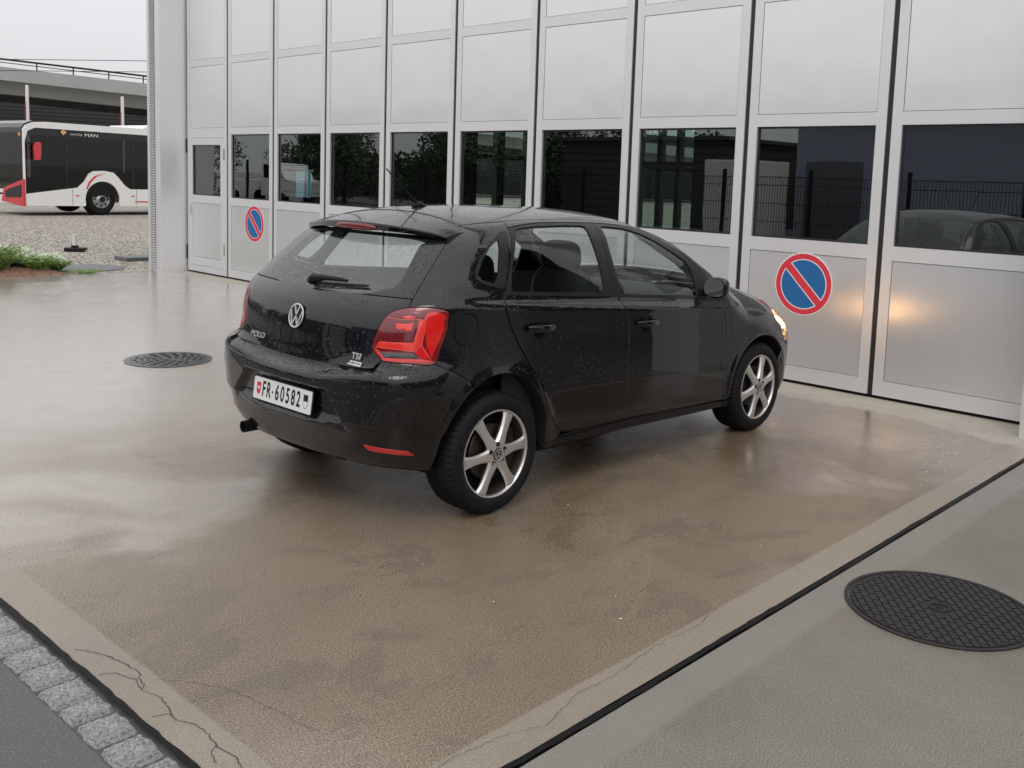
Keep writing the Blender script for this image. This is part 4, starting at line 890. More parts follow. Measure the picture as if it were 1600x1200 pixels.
# strip of wing between bonnet line and fender edge
for mm in (False, True):
    upf_ = [tuple(p) for p in C3('top', [(2.10, -.695), (2.3, -.703), (2.5, -.688), (2.7, -.663), (2.83, -.62)])]
    fe_ = xz([(2.055, 1.025), (2.2, 1.000), (2.4, .965), (2.6, .925), (2.74, .885), (2.79, .84)])
    panel('front_wing_top', upf_ + list(reversed(fe_)), 'top', M['paint'], car, res=.02, gap=.0003, mirror=mm, pre2d=None)
# front bumper
fbz = [(4.0, .58), (4.1, .60), (4.35, .60), (4.65, .62), (5.05, .70)]
FBu = C3('wrap', fbz); FBd = C3('wrap', [(3.99, .46), (4.0, .30), (4.1, .22), (4.4, .20), (5.05, .19)])
fbl = FBu + [(x, -y, z) for x, y, z in reversed(FBu)][1:] + [(x, -y, z) for x, y, z in FBd] + list(reversed(FBd))[1:]
fb = empty('front_bumper', parent=car)
for mm in (False, True):
    lp = C3('wrap', [(4.06, .545), (4.35, .535), (4.65, .56), (5.00, .66)]) + C3('wrap', [(5.00, .22), (4.6, .20), (4.3, .20), (4.08, .24), (4.02, .32), (4.0, .46)])
    panel('bumper_cover', lp, 'wrap', M['paint'], fb, res=.03, gap=0, mirror=mm)
# underbody
mb = MB(); mb.box(-.20, 3.05, -.52, .52, .21, .26); mb.box(.36, 2.06, -.765, .765, .235, .29); mb.box(-.60, -.20, -.50, .50, .36, .42); mb.build('underbody', M['void'], car)
mb = MB(); mb.box(-.48, .34, -.66, .66, .60, .64); mb.box(.36, 2.06, -.74, .74, .29, .32); mb.build('cabin_floor', M['cabin'], car)
# exhaust
mb = MB(); mb.lathe([(.022, -.60+.16), (.030, -.60+.10), (.031, -.66), (.028, -.66), (.026, -.58)], 28, 'x', c=(.012, .40, .300)); mb.build('exhaust_pipe', M['satin_black'], car, True)
mb = MB(); mb.lathe([(.001, -.62), (.027, -.62)], 20, 'x', c=(.012, .40, .300)); mb.build('exhaust_bore', M['void'], car)
MB().tube([(-.54, -.30, .31), (-.56, -.30, .275), (-.55, -.35, .275), (-.54, -.37, .31)], .008, 8).build('tow_eye', M['black_plastic'], car, True)
# number plate
pl = empty('number_plate', (0, 0, 0), parent=car); PM = frame((-.6705, .004, .5425), (0, -1, 0), (.124, 0, 1))
def onplate(o): o.matrix_local = PM; return o
def rrect(w_, h_, r_, n=6):
    out = []
    for cx, cy, a0 in ((w_/2-r_, h_/2-r_, 0), (-w_/2+r_, h_/2-r_, 90), (-w_/2+r_, -h_/2+r_, 180), (w_/2-r_, -h_/2+r_, 270)):
        out += [(cx+r_*math.cos(R(a0+90*i/n)), cy+r_*math.sin(R(a0+90*i/n))) for i in range(n+1)]
    return out
onplate(MB().prism(rrect(.516, .124, .012), -.006, -.001).build('plate_holder', M['black_plastic'], pl)); onplate(MB().prism(rrect(.500, .110, .010), -.002, .0015).build('plate', M['plate_white'], pl))
def ch(body, x, sx, sz, y=-.001, b=.0022): 
    o = text_mesh('lettering', body, sz, M['plate_black'], PM @ Matrix.Translation((x, y, .0018)), pl, sx, .0006, b); return o
for c_, x in zip("FR", (-.158, -.115)): ch(c_, x, .60, .104)
for c_, x in zip("60582", (-.040, .006, .052, .098, .143)): ch(c_, x, .64, .104)
onplate(MB().lathe([(.0001, .0022), (.006, .0022), (.006, .0012)], 16, c=(-.080, -.002, 0)).build('dot', M['plate_black'], pl))
def shield(cx, w_, h_, z0, z1, m, nm, cut_=None):
    pts = [(cx-w_/2, h_/2), (cx-w_/2, -h_*.08)] + [(cx-w_/2*math.cos(q), -h_*.08-h_*.42*math.sin(q)) for q in np.linspace(.1, math.pi-.1, 14)] + [(cx+w_/2, -h_*.08), (cx+w_/2, h_/2)]
    if cut_: pts = [(a, max(b, cut_)) for a, b in pts]; pts = [pts[0], (cx-w_/2, cut_), (cx+w_/2, cut_), pts[-1]]
    return onplate(MB().prism(pts, z0, z1).build(nm, m, pl))
shield(-.2045, .036, .060, .0012, .0022, M['plate_red'], 'red_shield')
mb = MB(); mb.box(-.2165, -.1925, -.0035+.003, .0035+.003, .0021, .0026); mb.box(-.208, -.201, -.010+.003, .010+.003, .0022, .0027); onplate(mb.build('white_cross', M['plate_white'], pl))
shield(.2025, .037, .066, .0012, .0019, M['plate_black'], 'canton_shield'); shield(.2025, .033, .061, .0018, .0023, M['plate_white'], 'canton_shield_field'); shield(.2025, .035, .064, .0022, .0027, M['plate_black'], 'canton_shield_top', -.002+.004)
# emblem and lettering on the tailgate
def surfM(y, z, d=.001):
    p = wrapP(np.array(-y), np.array(z)); n_ = grad(p[None])[0]; uz = Vector(n_); ux = Vector((0, -1, 0)); uy = uz.cross(ux).normalized(); return frame(Vector(p)+uz*d, ux, uy)
em = empty('emblem', parent=tg); EMx = surfM(.0, .925, .005)
def vwparts(Mx, Rr, par, th=.004, wd=.12):
    mb = MB(); mb.lathe([(Rr, 0), (Rr, th), (Rr*.97, th*1.3), (Rr*.90, th*1.3), (Rr*.86, th), (Rr*.86, 0)], 48); o = mb.build('ring', M['badge'], par, True); o.data.transform(Mx)
    mb = MB(); mb.lathe([(.0001, .0005), (Rr*.88, .0005), (Rr*.88, -.003), (Rr*1.0, -.004)], 40); o = mb.build('emblem_back', M['satin_black'], par, True); o.data.transform(Mx)
    mb = MB()
    def bar(x0, y0, x1, y1, w_=wd):
        d = Vector((x1-x0, y1-y0)).normalized(); n_ = Vector((-d.y, d.x))*w_/2*Rr; a = Vector((x0, y0))*Rr; b = Vector((x1, y1))*Rr
        mb.prism([tuple(a+n_), tuple(b+n_), tuple(b-n_), tuple(a-n_)], .0005, th)
    for s_ in (1, -1):
        bar(-.34*s_, .83, -.02*s_, .10, .13); bar(-.80*s_, .42, -.34*s_, -.76, .13); bar(-.34*s_, -.72, .0, -.02, .13)
    o = mb.build('letters', M['badge'], par); o.data.transform(Mx)
vwparts(EMx, .061, em)
bd = empty('model_badge', parent=tg)
Mx = surfM(.345, .786, .0065)
o = text_mesh('lettering', "POLO", .040, M['badge'], Mx, bd, 1.25, .0018, .0006)
Mx = surfM(-.462, .789, .004); text_mesh('lettering', "TSI", .040, M['badge'], Mx, bd, 1.35, .0018, .0006)
Mx = surfM(-.462, .757, .003); o = MB().prism(rrect(.098, .020, .002), 0, .0012).build('badge_strip', M['plate_white'], bd); o.data.transform(Mx); text_mesh('lettering', "BLUEMOTION", .0155, M['plate_black'], Mx @ Matrix.Translation((0, 0, .0014)), bd, .95, .0004, .0004)
# aerial
mb = MB(); p0 = topP(np.array(.17), np.array(0.0)); z_ = float(p0[2])
mb.tube([(.21, 0, z_-.004), (.17, 0, z_+.010), (.125, 0, z_+.002)], [.016, .018, .010], 12); mb.tube([(.17, 0, z_+.006), (.12, 0, z_+.045), (.015, .0, z_+.135), (-.055, 0, z_+.195)], [.009, .0055, .0045, .0035], 8); mb.build('aerial', M['black_plastic'], rp, True)
# head lamp glow
M['bulb_off'] = simple('bulb_off', (.6, .6, .6), .2)
for s_ in (-1, 1):
    hh = empty('headlamp_reflector', parent=car)
    mb = MB(); mb.lathe([(.075, 0), (.06, -.04), (.02, -.06)], 28, 'x', c=(3.07, .57*s_, .60)); mb.build('reflector_bowl', M['chrome'], hh, True)
    mb = MB(); bm = bmesh.new(); bmesh.ops.create_uvsphere(bm, u_segments=20, v_segments=12, radius=1.0)
    for v in bm.verts: v.co = Vector((3.13+v.co.x*.03, (.50 if s_ < 0 else .57)*s_+v.co.y*.075, .60+v.co.z*.024))
    mb.bm(bm); mb.build('bulb', M['bulb'] if s_ < 0 else M['bulb_off'], hh, True)
# ---------------------------------------------------------------- wheels
def spokes(mb):
    n = 6
    for q in range(n):
        a0 = 2*math.pi*q/n + R(5); ca, sa = math.cos(a0), math.sin(a0); vs = []
        rs_ = [(.045, .036, -.012, .030), (.075, .028, -.010, .030), (.11, .0235, -.006, .028), (.15, .0245, -.004, .028), (.180, .029, -.002, .026), (.2055, .036, .002, .02)]
        for r_, hw, d, th in rs_:
            for (x_, y_) in ((-hw, d+.012), (-hw*.72, d), (0, d-.004), (hw*.72, d), (hw, d+.012), (hw*.75, d+th), (-hw*.75, d+th)):
                vs.append((r_*ca-x_*sa, y_, r_*sa+x_*ca))
        fs = [];
        for i in range(len(rs_)-1):
            for k_ in range(7): fs.append((i*7+k_, i*7+(k_+1) % 7, (i+1)*7+(k_+1) % 7, (i+1)*7+k_))
        fs += [tuple(range(7)), tuple((len(rs_)-1)*7+k_ for k_ in range(7))]; mb.add(vs, fs)
def build_wheel(loc, rot, side, first=None):
    wh = empty('wheel', loc, 0, car); wh.rotation_euler = (0, rot, 0)
    if side < 0: wh.scale = (1, 1, 1); wh.rotation_euler = (0, rot, math.pi)
    if first:
        for c_ in first.children: d_ = c_.copy(); col.objects.link(d_); d_.parent = wh
        return wh
    # tyre: face at local y = -0.0, width 0.205; tread with grooves
    prof = [(.217, .022), (.2175, .004), (.224, -.004), (.242, -.0095), (.262, -.0085), (.280, -.002), (.291, .008), (.2975, .020), (.3005, .036), (.3012, .056), (.2945, .058), (.2945, .064), (.3015, .066), (.302, .098), (.2945, .100), (.2945, .107), (.302, .109), (.3015, .142), (.2945, .144), (.2945, .150), (.3012, .152), (.3005, .172), (.297, .188), (.285, .20), (.26, .207), (.23, .20)]
    N_ = 240; vs = []; fs = []
    for i, (r_, y_) in enumerate(prof):
        for k_ in range(N_):
            a = 2*math.pi*k_/N_; rr = r_
            if r_ > .2905 and (k_ % 4 == 0) and (y_ < .056 or y_ > .150): rr -= .0055
            vs.append((rr*math.cos(a), y_, rr*math.sin(a)))
    for i in range(len(prof)-1):
        for k_ in range(N_): fs.append((i*N_+k_, i*N_+(k_+1) % N_, (i+1)*N_+(k_+1) % N_, (i+1)*N_+k_))
    mb = MB(); mb.add(vs, fs); mb.build('tyre', M['rubber'], wh, True)
    mb = MB(); mb.lathe([(.2185, .006), (.2165, -.003), (.211, -.0035), (.206, .002), (.2045, .012)], 96, 'y'); mb.build('rim', M['alloy'], wh, True)
    mb = MB(); mb.lathe([(.2045, .012), (.198, .030), (.192, .07), (.190, .12), (.198, .17), (.215, .19)], 72, 'y'); mb.build('rim_barrel', M['alloy_shaded'], wh, True)
    mb = MB(); spokes(mb); mb.lathe([(.062, .018), (.060, -.006), (.050, -.012), (.034, -.0145), (.030, -.012)], 60, 'y'); mb.build('spokes', M['alloy'], wh, True)
    mb = MB()
    for q in range(5): a = 2*math.pi*q/5+R(20); mb.lathe([(.0001, -.0125), (.0135, -.0125), (.0145, -.008)], 18, 'y', c=(.0475*math.cos(a), -.0012, .0475*math.sin(a)))
    mb.build('bolt_hole', M['void'], wh)
    mb = MB(); mb.lathe([(.0001, .045), (.135, .045), (.140, .05), (.140, .062)], 48, 'y'); mb.build('brake_disc', M['disc'], wh, True)
    mb = MB(); mb.lathe([(.150, .063), (.190, .10), (.19, .16), (.001, .17)], 40, 'y'); mb.build('dark_back', M['void'], wh, True)
    mb = MB(); mb.prism([(.06*math.cos(q), .14*math.sin(q)) for q in np.linspace(-.6, .6, 8)]+[(.145*math.cos(q), .145*math.sin(q)) for q in np.linspace(.75, -.75, 10)], .02, .07, 'y'); mb.build('brake_caliper', M['satin_black'], wh)
    mb = MB(); mb.lathe([(.0295, -.010), (.0295, -.0165), (.026, -.0180)], 40, 'y'); mb.lathe([(.0001, -.0165), (.027, -.0170)], 30, 'y'); mb.build('hub_cap', M['satin_black'], wh, True)
    Mx = frame((0, -.0178, 0), (1, 0, 0), (0, 0, 1)); g_ = MB(); 
    mb = MB(); Rr = .0275; mb.lathe([(Rr, -.0165), (Rr, -.0190), (Rr*.86, -.0190), (Rr*.86, -.0165)], 36, 'y')
    def bar(x0, y0, x1, y1, w_=.15):
        d = Vector((x1-x0, y1-y0)).normalized(); n_ = Vector((-d.y, d.x))*w_/2*Rr; a = Vector((x0, y0))*Rr; b = Vector((x1, y1))*Rr
        mb.prism([tuple(a+n_), tuple(b+n_), tuple(b-n_), tuple(a-n_)], -.0188, -.0168, 'y')
    for s_ in (1, -1): bar(-.34*s_, .83, -.02*s_, .10); bar(-.80*s_, .42, -.34*s_, -.76); bar(-.34*s_, -.72, .0, -.02)
    mb.build('emblem', M['alloy'], wh)
    return wh
w0 = build_wheel((0, -.812, .300), R(0), 1); build_wheel((2.467, -.815, .300), R(-9), 1, w0); build_wheel((0, .812, .300), R(20), -1, w0); build_wheel((2.467, .815, .300), R(33), -1, w0)
# ---------------------------------------------------------------- cabin
def blob(name, loc, size, m, par, e=.55, tilt=0.0, sub=None):
    bm = bmesh.new(); bmesh.ops.create_uvsphere(bm, u_segments=28, v_segments=18, radius=1)
    f = lambda t_: math.copysign(abs(t_)**e, t_)
    for v in bm.verts: v.co = Vector((f(v.co.x)*size[0], f(v.co.y)*size[1], f(v.co.z)*size[2])); v.co.rotate(Matrix.Rotation(tilt, 3, 'Y')); v.co += Vector(loc)
    mb = MB(); mb.bm(bm); return mb.build(name, m, par, True)
for s_ in (-1, 1):
    st = empty('front_seat', parent=car); dx = 0; dz = -.13 if s_ > 0 else 0; blob('seat_cushion', (1.28+dx, .35*s_, .55), (.26, .24, .08), M['seat_cloth'], st); blob('seat_back', (1.03+dx, .35*s_, .82+dz), (.075, .235, .32), M['seat_cloth'], st, .6, R(-14)); blob('headrest', (.945+dx, .35*s_, 1.20+dz), (.055, .135, .085), M['seat_cloth'], st, .6, R(-10))
    st = empty('rear_seat', parent=car); blob('seat_cushion', (.42, .32*s_, .52), (.24, .30, .08), M['seat_cloth'], st); blob('seat_back', (.17, .32*s_, .74), (.07, .30, .25), M['seat_cloth'], st, .6, R(-14)); blob('headrest', (.115, .34*s_, 1.03), (.042, .125, .065), M['seat_cloth'], st, .6)
MB().box(-.40, .08, -.56, .56, .985, 1.0).build('parcel_shelf', M['cabin'], car)
blob('dashboard', (1.98, 0, .86), (.22, .68, .10), M['cabin'], car, .5)
sw = empty('steering_wheel', parent=car); mb = MB(); c_ = Vector((1.68, .35, .93)); ax = Vector((math.cos(R(25)), 0, -math.sin(R(25)))); u_ = Vector((0, 1, 0)); v_2 = ax.cross(u_)
mb.tube([c_+(u_*math.cos(a)+v_2*math.sin(a))*.185 for a in np.linspace(0, 2*math.pi, 40)], .014, 8); mb.build('wheel_rim', M['satin_black'], sw, True); blob('wheel_hub', tuple(c_+ax*.03), (.03, .07, .06), M['satin_black'], sw)
# inner door trims and pillars
for s_ in (-1, 1):
    MB().box(.10, 1.90, -.735*s_-.006, -.735*s_+.006, .32, .975).build('door_trim', M['cabin'], car)
    pr = empty('inner_pillars', parent=car)
    for (xa, za, xb, zb_) in ((.96, .95, 1.0, 1.39), (1.96, 1.00, 1.48, 1.34)):
        zb_ = min(zb_, 1.345); ym = float(sideP(np.array((xa+xb)/2), np.array((za+zb_)/2))[1])+.075; ya, yb = float(sideP(np.array(xa), np.array(za))[1])+.075, float(sideP(np.array(xb), np.array(zb_))[1])+.075
        MB().tube([(xa, ya*s_, za), ((xa+xb)/2, ym*s_, (za+zb_)/2), (xb, yb*s_, zb_)], .030, 8).build('pillar_trim', M['cabin_pale'] if xa > 1.5 else M['cabin'], pr, True)
# roof lining
vs = []; fs = []; xs_ = np.linspace(-.02, 1.45, 18); ys_ = np.linspace(-.50, .50, 14)
for x_ in xs_:
    for y_ in ys_: p = topP(np.array(x_), np.array(y_)); vs.append((p[0], p[1], p[2]-.035))
for i in range(17):
    for j in range(13): fs.append((i*14+j, i*14+j+1, (i+1)*14+j+1, (i+1)*14+j))
make('roof_lining', vs, fs, M['cabin_pale'], car, True)
# ---------------------------------------------------------------- far wall openings of the hall
def wallholes(name, axis, u0, u1, z1, pos, th, holes):
    """wall with rectangular holes (sorted, non-overlapping in u)"""
    mb = MB()
    def bx(a, b, c_, d_):
        if b-a < .002 or d_-c_ < .002: return
        if axis == 'x': mb.box(a, b, pos, pos+th, c_, d_)
        else: mb.box(pos, pos+th, a, b, c_, d_)
    cur = u0
    for a, b, zs in holes:
        bx(cur, a, 0, z1); zc = 0
        for c_, d_ in zs: bx(a, b, zc, c_); zc = d_
        bx(a, b, zc, z1); cur = b
    bx(cur, u1, 0, z1); return mb.build(name, M['hall_dark'], hall)
wallholes('back_wall', 'x', -LW-.3, 14, 7.2, 9.0, .15, [(.72, 1.14, [(.4, 2.0), (2.1, 3.4)]), (1.26, 1.62, [(.4, 2.0), (2.1, 3.4)]), (1.72, 2.05, [(.4, 2.0), (2.1, 3.4)])])
wallholes('side_wall', 'y', .31, 9.0, 7.2, XL-.2, .15, [(6.25, 6.82, [(.4, 2.03), (2.13, 2.9)]), (7.03, 7.70, [(.4, 2.03), (2.13, 2.9)])])
MB().box(.55, 2.25, 9.04, 9.046, .4, 3.45).build('window_pane', M['hall_glass'], hall)
# blue coat hanging inside behind the third leaf
M['blue_cloth'] = simple('blue_cloth', (.16, .42, .60), .8, noise=.25, nscale=9)
t0 = tag(empty('roller_towel', FP(1.80, .16, 1.25), FA), 'pale blue sheets hanging behind the glass of the third door leaf', 'cloth')
for dx in (-.11, .10):
    vs = []; fs = []
    for j in range(9):
        for i in range(9): vs.append((dx+(i/8-.5)*(.155-.02*(1-j/8)), .02*math.sin(i*1.1+dx*9)+.01*j/8, j/8*.36+.03))
    for j in range(8):
        for i in range(8): fs.append((j*9+i, j*9+i+1, (j+1)*9+i+1, (j+1)*9+i))
    o = make('cloth', vs, fs, M['blue_cloth'], t0, True)
MB().tube([(-.22, .01, .40), (.22, .01, .40)], .012, 8).build('rail', M['chrome'], t0, True)
# ---------------------------------------------------------------- no-parking signs
def disc(mb, r0, r1, y, mi=0, n=72):
    vs = []; fs = []
    for i in range(n): a = 2*math.pi*i/n; vs += [(r0*math.cos(a), y, r0*math.sin(a)), (r1*math.cos(a), y, r1*math.sin(a))]
    for i in range(n): j = (i+1) % n; fs.append((2*i, 2*i+1, 2*j+1, 2*j))
    mb.add(vs, fs, mi)
def sign(X, Z, rad, label, thick=.004):
    t0 = tag(empty('no_parking_sign', FP(X, .0, Z), FA), label, 'sign', 'round no parking signs on the doors')
    mb = MB(); mb.lathe([(.0001, -thick+.004), (rad, -thick+.004), (rad, .002), (.0001, .002)], 72, 'y'); mb.build('sign_plate', M['sign_white'], t0, True)
    y0 = -thick+.004
    mb = MB(); disc(mb, rad*.80, rad*.965, y0-.0012); 
    d = Vector((1, 0, -1)).normalized(); nn = Vector((1, 0, 1)).normalized(); hw = rad*.115; L = math.sqrt((rad*.81)**2-hw**2)
    mb.add([(d.x*a+nn.x*b, y0-.0012, d.z*a+nn.z*b) for a, b in ((-L, -hw), (L, -hw), (L, hw), (-L, hw))], [(0, 1, 2, 3)]); mb.build('red_ring', M['sign_red'], t0, fix=False)
    mb = MB(); rb = rad*.765; off = rad*.15
    for sg in (1, -1):
        a0 = math.acos(off/rb); pts = [(rb*math.cos(q), rb*math.sin(q)) for q in np.linspace(-a0, a0, 40)]
        mb.add([(nn.x*sg*c_ + d.x*s_, y0-.0012, nn.z*sg*c_ + d.z*s_) for c_, s_ in pts], [tuple(range(40))])
    mb.build('blue_field', M['sign_blue'], t0, fix=False)
def Xof(y): return (9.263-y)/math.cos(R(1.0455))
sign(7.5*LW-.005, .845, .262, 'large round blue and red no parking sign just right of the black car')
sign(.5*LW+.135, .862, .262, 'farther round blue and red no parking sign on the second leaf from the left')
# ---------------------------------------------------------------- bus
M['bus_white'] = simple('bus_white', (.80, .79, .76), .3, coat=.5, noise=.03, nscale=2)
M['bus_red'] = simple('bus_red', (.62, .03, .045), .3, coat=.5)
M['bus_glass'] = glass('bus_glass', (.30, .31, .32), .02, base=.045)
M['bus_dark'] = simple('bus_dark', (.006, .007, .009), .12, coat=.2)
M['bus_trim'] = simple('bus_trim', (.42, .30, .12), .4)
M['seat_red'] = simple('seat_red', (.25, .03, .03), .8)
bus = tag(empty('city_bus', (8.35, 28.5, 0), R(6.2)), 'white city bus with black glazing and red front corner, parked on the gravel', 'bus')
BL, BW, BH = 11.8, 2.5, 2.93
# side wall outline (x along the side, z) with wheel cut-outs; local y = 0 is the near side
def arcpts(cx, cz, r, a0, a1, n=14): return [(cx+r*math.cos(R(a0+(a1-a0)*i/n)), cz+r*math.sin(R(a0+(a1-a0)*i/n))) for i in range(n+1)]
wx = [2.55, 8.4]
skirt = [(.05, .30)]
for c_ in wx: skirt += [(c_-.60, .28)] + arcpts(c_, .50, .60, 195, -15, 16)[0:17] + [(c_+.60, .28)]
skirt += [(BL, .30), (BL, .85), (wx[1]+1.2, .85)] + [(wx[1]+.72, 1.50), (wx[1]-.72, 1.50), (wx[1]-1.2, .85), (wx[0]+.98, .85), (wx[0]+.78, .98), (wx[0]+.54, 1.26), (wx[0]+.38, 1.40), (wx[0]+.05, 1.45), (wx[0]-.30, 1.43), (wx[0]-.46, 1.34), (wx[0]-.62, 1.08), (wx[0]-.84, .88), (.03, .66)]
MB().prism(skirt, 0, .06, 'y').build('side_skirt', M['bus_white'], bus)
MB().prism([(.03, .60), (BL, .70), (BL, 2.68), (.35, 2.74), (.08, 2.60), (.03, 2.3)], .062, .08, 'y').build('side_glazing', M['bus_glass'], bus)
mb = MB()
for xx in (1.35, 3.6+.05, 4.75, 6.6, 8.7, 10.6): mb.box(xx, xx+.05, .056, .10, .86, 2.68)
mb.box(.05, BL, .055, .10, 2.50, 2.69); mb.box(.06, 1.3, .084, .10, .62, 1.18); mb.box(1.3, BL, .084, .10, .70, 1.40); mb.build('glazing_bars', M['bus_dark'], bus)
rf = [(0, 2.66), (.10, 2.80), (.32, 2.90), (.7, 2.93), (4.0, 2.92), (4.3, 3.06), (4.8, 3.10), (8.2, 3.08), (8.5, 2.92), (BL, 2.90), (BL, 2.66), (.36, 2.73), (.12, 2.62)]
MB().prism(rf, .0, BW, 'y').build('roof', M['bus_white'], bus)
mb = MB(); mb.prism([(5.0, 3.02), (5.6, 3.02), (5.5, 3.11), (5.1, 3.11)], -.01, .03, 'y'); mb.build('roof_vent', M['satin_black'], bus)
MB().prism([(0, .65), (0, 2.66), (.12, 2.62), (.03, 2.3), (.03, .70)], -.006, .10, 'y').build('front_pillar', M['bus_white'], bus)
MB().prism([(0, .65), (0, 2.66), (.12, 2.62), (.03, 2.3), (.03, .70)], BW-.10, BW, 'y').build('front_pillar', M['bus_white'], bus)
MB().box(.005, .025, .10, BW-.10, .95, 2.62).build('windscreen', M['bus_glass'], bus); MB().prism([(-.014, 2.56), (-.014, 2.72), (.10, 2.86), (.34, 2.955), (.34, 2.90), (.1, 2.80), (.0, 2.60)], .12, BW-.12, 'y').build('destination_panel', M['bus_dark'], bus); MB().box(.02, .9, .10, BW-.1, .62, 1.0).build('dashboard', M['bus_dark'], bus)
MB().box(-.03, .03, -.01, BW+.01, .30, .60, bev=.03).build('front_bumper', M['bus_white'], bus)
MB().box(-.012, .025, .0, BW, .62, .78).build('front_panel', M['bus_white'], bus)
MB().box(-.02, .02, .55, BW-.3, .40, .66).build('grille', M['bus_dark'], bus)
mb = MB(); mb.prism([(-.012, .27), (1.42, .40), (1.25, .82), (.9, .90), (-.012, 1.12)], -.055, -.001, 'x'); mb.box(-.056, .012, -.014, .03, .27, 1.10)
mb.build('red_corner', M['bus_red'], bus)
MB().prism([(.12, .56), (1.10, .52), (1.14, .72), (.85, .80), (.10, .95)], -.070, -.054, 'x').build('headlamp', M['bus_dark'], bus)
mb = MB(); mb.prism([(.22, 1.72), (.40, 1.74), (.43, 2.22), (.38, 2.29), (.24, 2.27), (.19, 2.15)], -.24, -.17, 'y'); mb.build('mirror', M['bus_red'], bus)
mb = MB(); mb.prism([(.06, 2.20), (.42, 2.22), (.42, 2.27), (.06, 2.26)], -.20, .0, 'y'); mb.build('mirror_arm', M['satin_black'], bus)
MB().box(wx[0]+1.15, BL, -.006, .01, .405, .45).build('red_stripe', M['bus_red'], bus)
mb = MB(); 
pts = [(wx[0]-.585, .82), (wx[0]-.48, 1.08), (wx[0]-.28, 1.27), (wx[0]+.10, 1.385), (wx[0]-.22, 1.24), (wx[0]-.42, 1.04), (wx[0]-.52, .84)]
mb.prism(pts, -.005, .0, 'y'); mb.build('red_swoosh', M['bus_red'], bus)
for xx in (2.0-.32, 3.62, 5.0): MB().box(xx-.05, xx+.06, -.008, .0, .60, .64).build('side_marker', M['bus_red'], bus)
mb = MB()
for xx in (1.52, 3.75, 4.5, 6.1): mb.box(xx, xx+.012, -.002, .0, .30, .84)
mb.build('panel_gap', M['bus_dark'], bus)
MB().box(.2, BL-.1, .10, BW-.02, .55, .62).build('floor', M['bus_dark'], bus)
MB().box(BL-.06, BL, .0, BW, .3, 2.9).build('rear_panel', M['bus_white'], bus)
MB().box(.1, BL, BW-.06, BW, .3, 1.05).build('far_side', M['bus_white'], bus)
mb = MB()
for xx in (.7, 2.0, 3.3, 4.6, 5.9, 7.2, 8.5, 9.8): mb.box(xx, xx+.12, BW-.06, BW-.01, 1.05, 2.7)
mb.build('far_side_post', M['bus_dark'], bus)
for i, xx in enumerate((2.95, 3.75, 5.4, 6.2, 7.4, 9.2)):
    mb = MB(); mb.box(xx, xx+.42, .25, .68, 1.0, 1.08, bev=.02); mb.box(xx+.36, xx+.44, .25, .68, 1.0, 1.62, bev=.03); mb.build('seat', M['seat_red'], bus)
mb = MB(); mb.tube([(1.5, .35, .6), (1.5, .35, 2.6)], .02, 8); mb.tube([(3.4, .5, .6), (3.4, .5, 2.6)], .02, 8); mb.tube([(4.9, .4, .6), (4.9, .4, 2.6)], .02, 8); mb.build('grab_pole', M['bus_trim'], bus)
for c_ in wx:
    for side in (0, 1):
        y0 = .10 if side == 0 else BW-.10; sg = 1 if side == 0 else -1
        wh = empty('wheel', (c_, y0, .50), 0, bus)
        mb = MB(); mb.lathe([(.30, sg*.02), (.33, -sg*.01), (.42, -sg*.02), (.48, 0), (.50, sg*.04), (.50, sg*.26), (.30, sg*.28)], 48, 'y'); mb.build('tyre', M['rubber'], wh, True)
        mb = MB(); mb.lathe([(.30, sg*.01), (.285, -sg*.005), (.26, sg*.03), (.20, sg*.02), (.13, -sg*.03), (.11, -sg*.07), (.001, -sg*.07)], 40, 'y'); mb.build('rim', M['galv'], wh, True)
        mb = MB(); 
        for q in range(8): a = q*math.pi/4; mb.lathe([(.001, -sg*.004), (.028, -sg*.004), (.03, sg*.03)], 10, 'y', c=(.225*math.cos(a), 0, .225*math.sin(a)))
        mb.build('rim_hole', M['satin_black'], wh); mb = MB(); mb.lathe([(.001, -sg*.075), (.10, -sg*.072), (.105, -sg*.06)], 24, 'y'); mb.build('hub_cap', M['satin_black'], wh, True)
MB().lathe([(.5, .12), (.58, .3), (.001, .3)], 24, 'y', c=(wx[0], 0, .5)).build('wheel_well', M['void'], bus)
Mb = frame((1.62, -.001, 2.60), (1, 0, 0), (0, 0, 1)); text_mesh('lettering', "MAN", .15, M['bus_white'], frame((2.18, -.006, 2.585), (1, 0, 0), (0, 0, 1)), bus, 1.4)
text_mesh('lettering', "Lion's City", .085, M['bus_white'], frame((1.68, -.006, 2.59), (1, 0, 0), (0, 0, 1)), bus, 1.1)
M['diamond'] = simple('diamond', (.65, .38, .12), .4)
MB().prism([(1.25, 2.54), (1.36, 2.64), (1.25, 2.74), (1.14, 2.64)], -.008, -.002, 'y').build('diamond_badge', M['diamond'], bus)
MB().prism([(.28, 2.43), (.37, 2.52), (.28, 2.61), (.19, 2.52)], -.004, .002, 'x').build('diamond_badge', M['diamond'], bus)
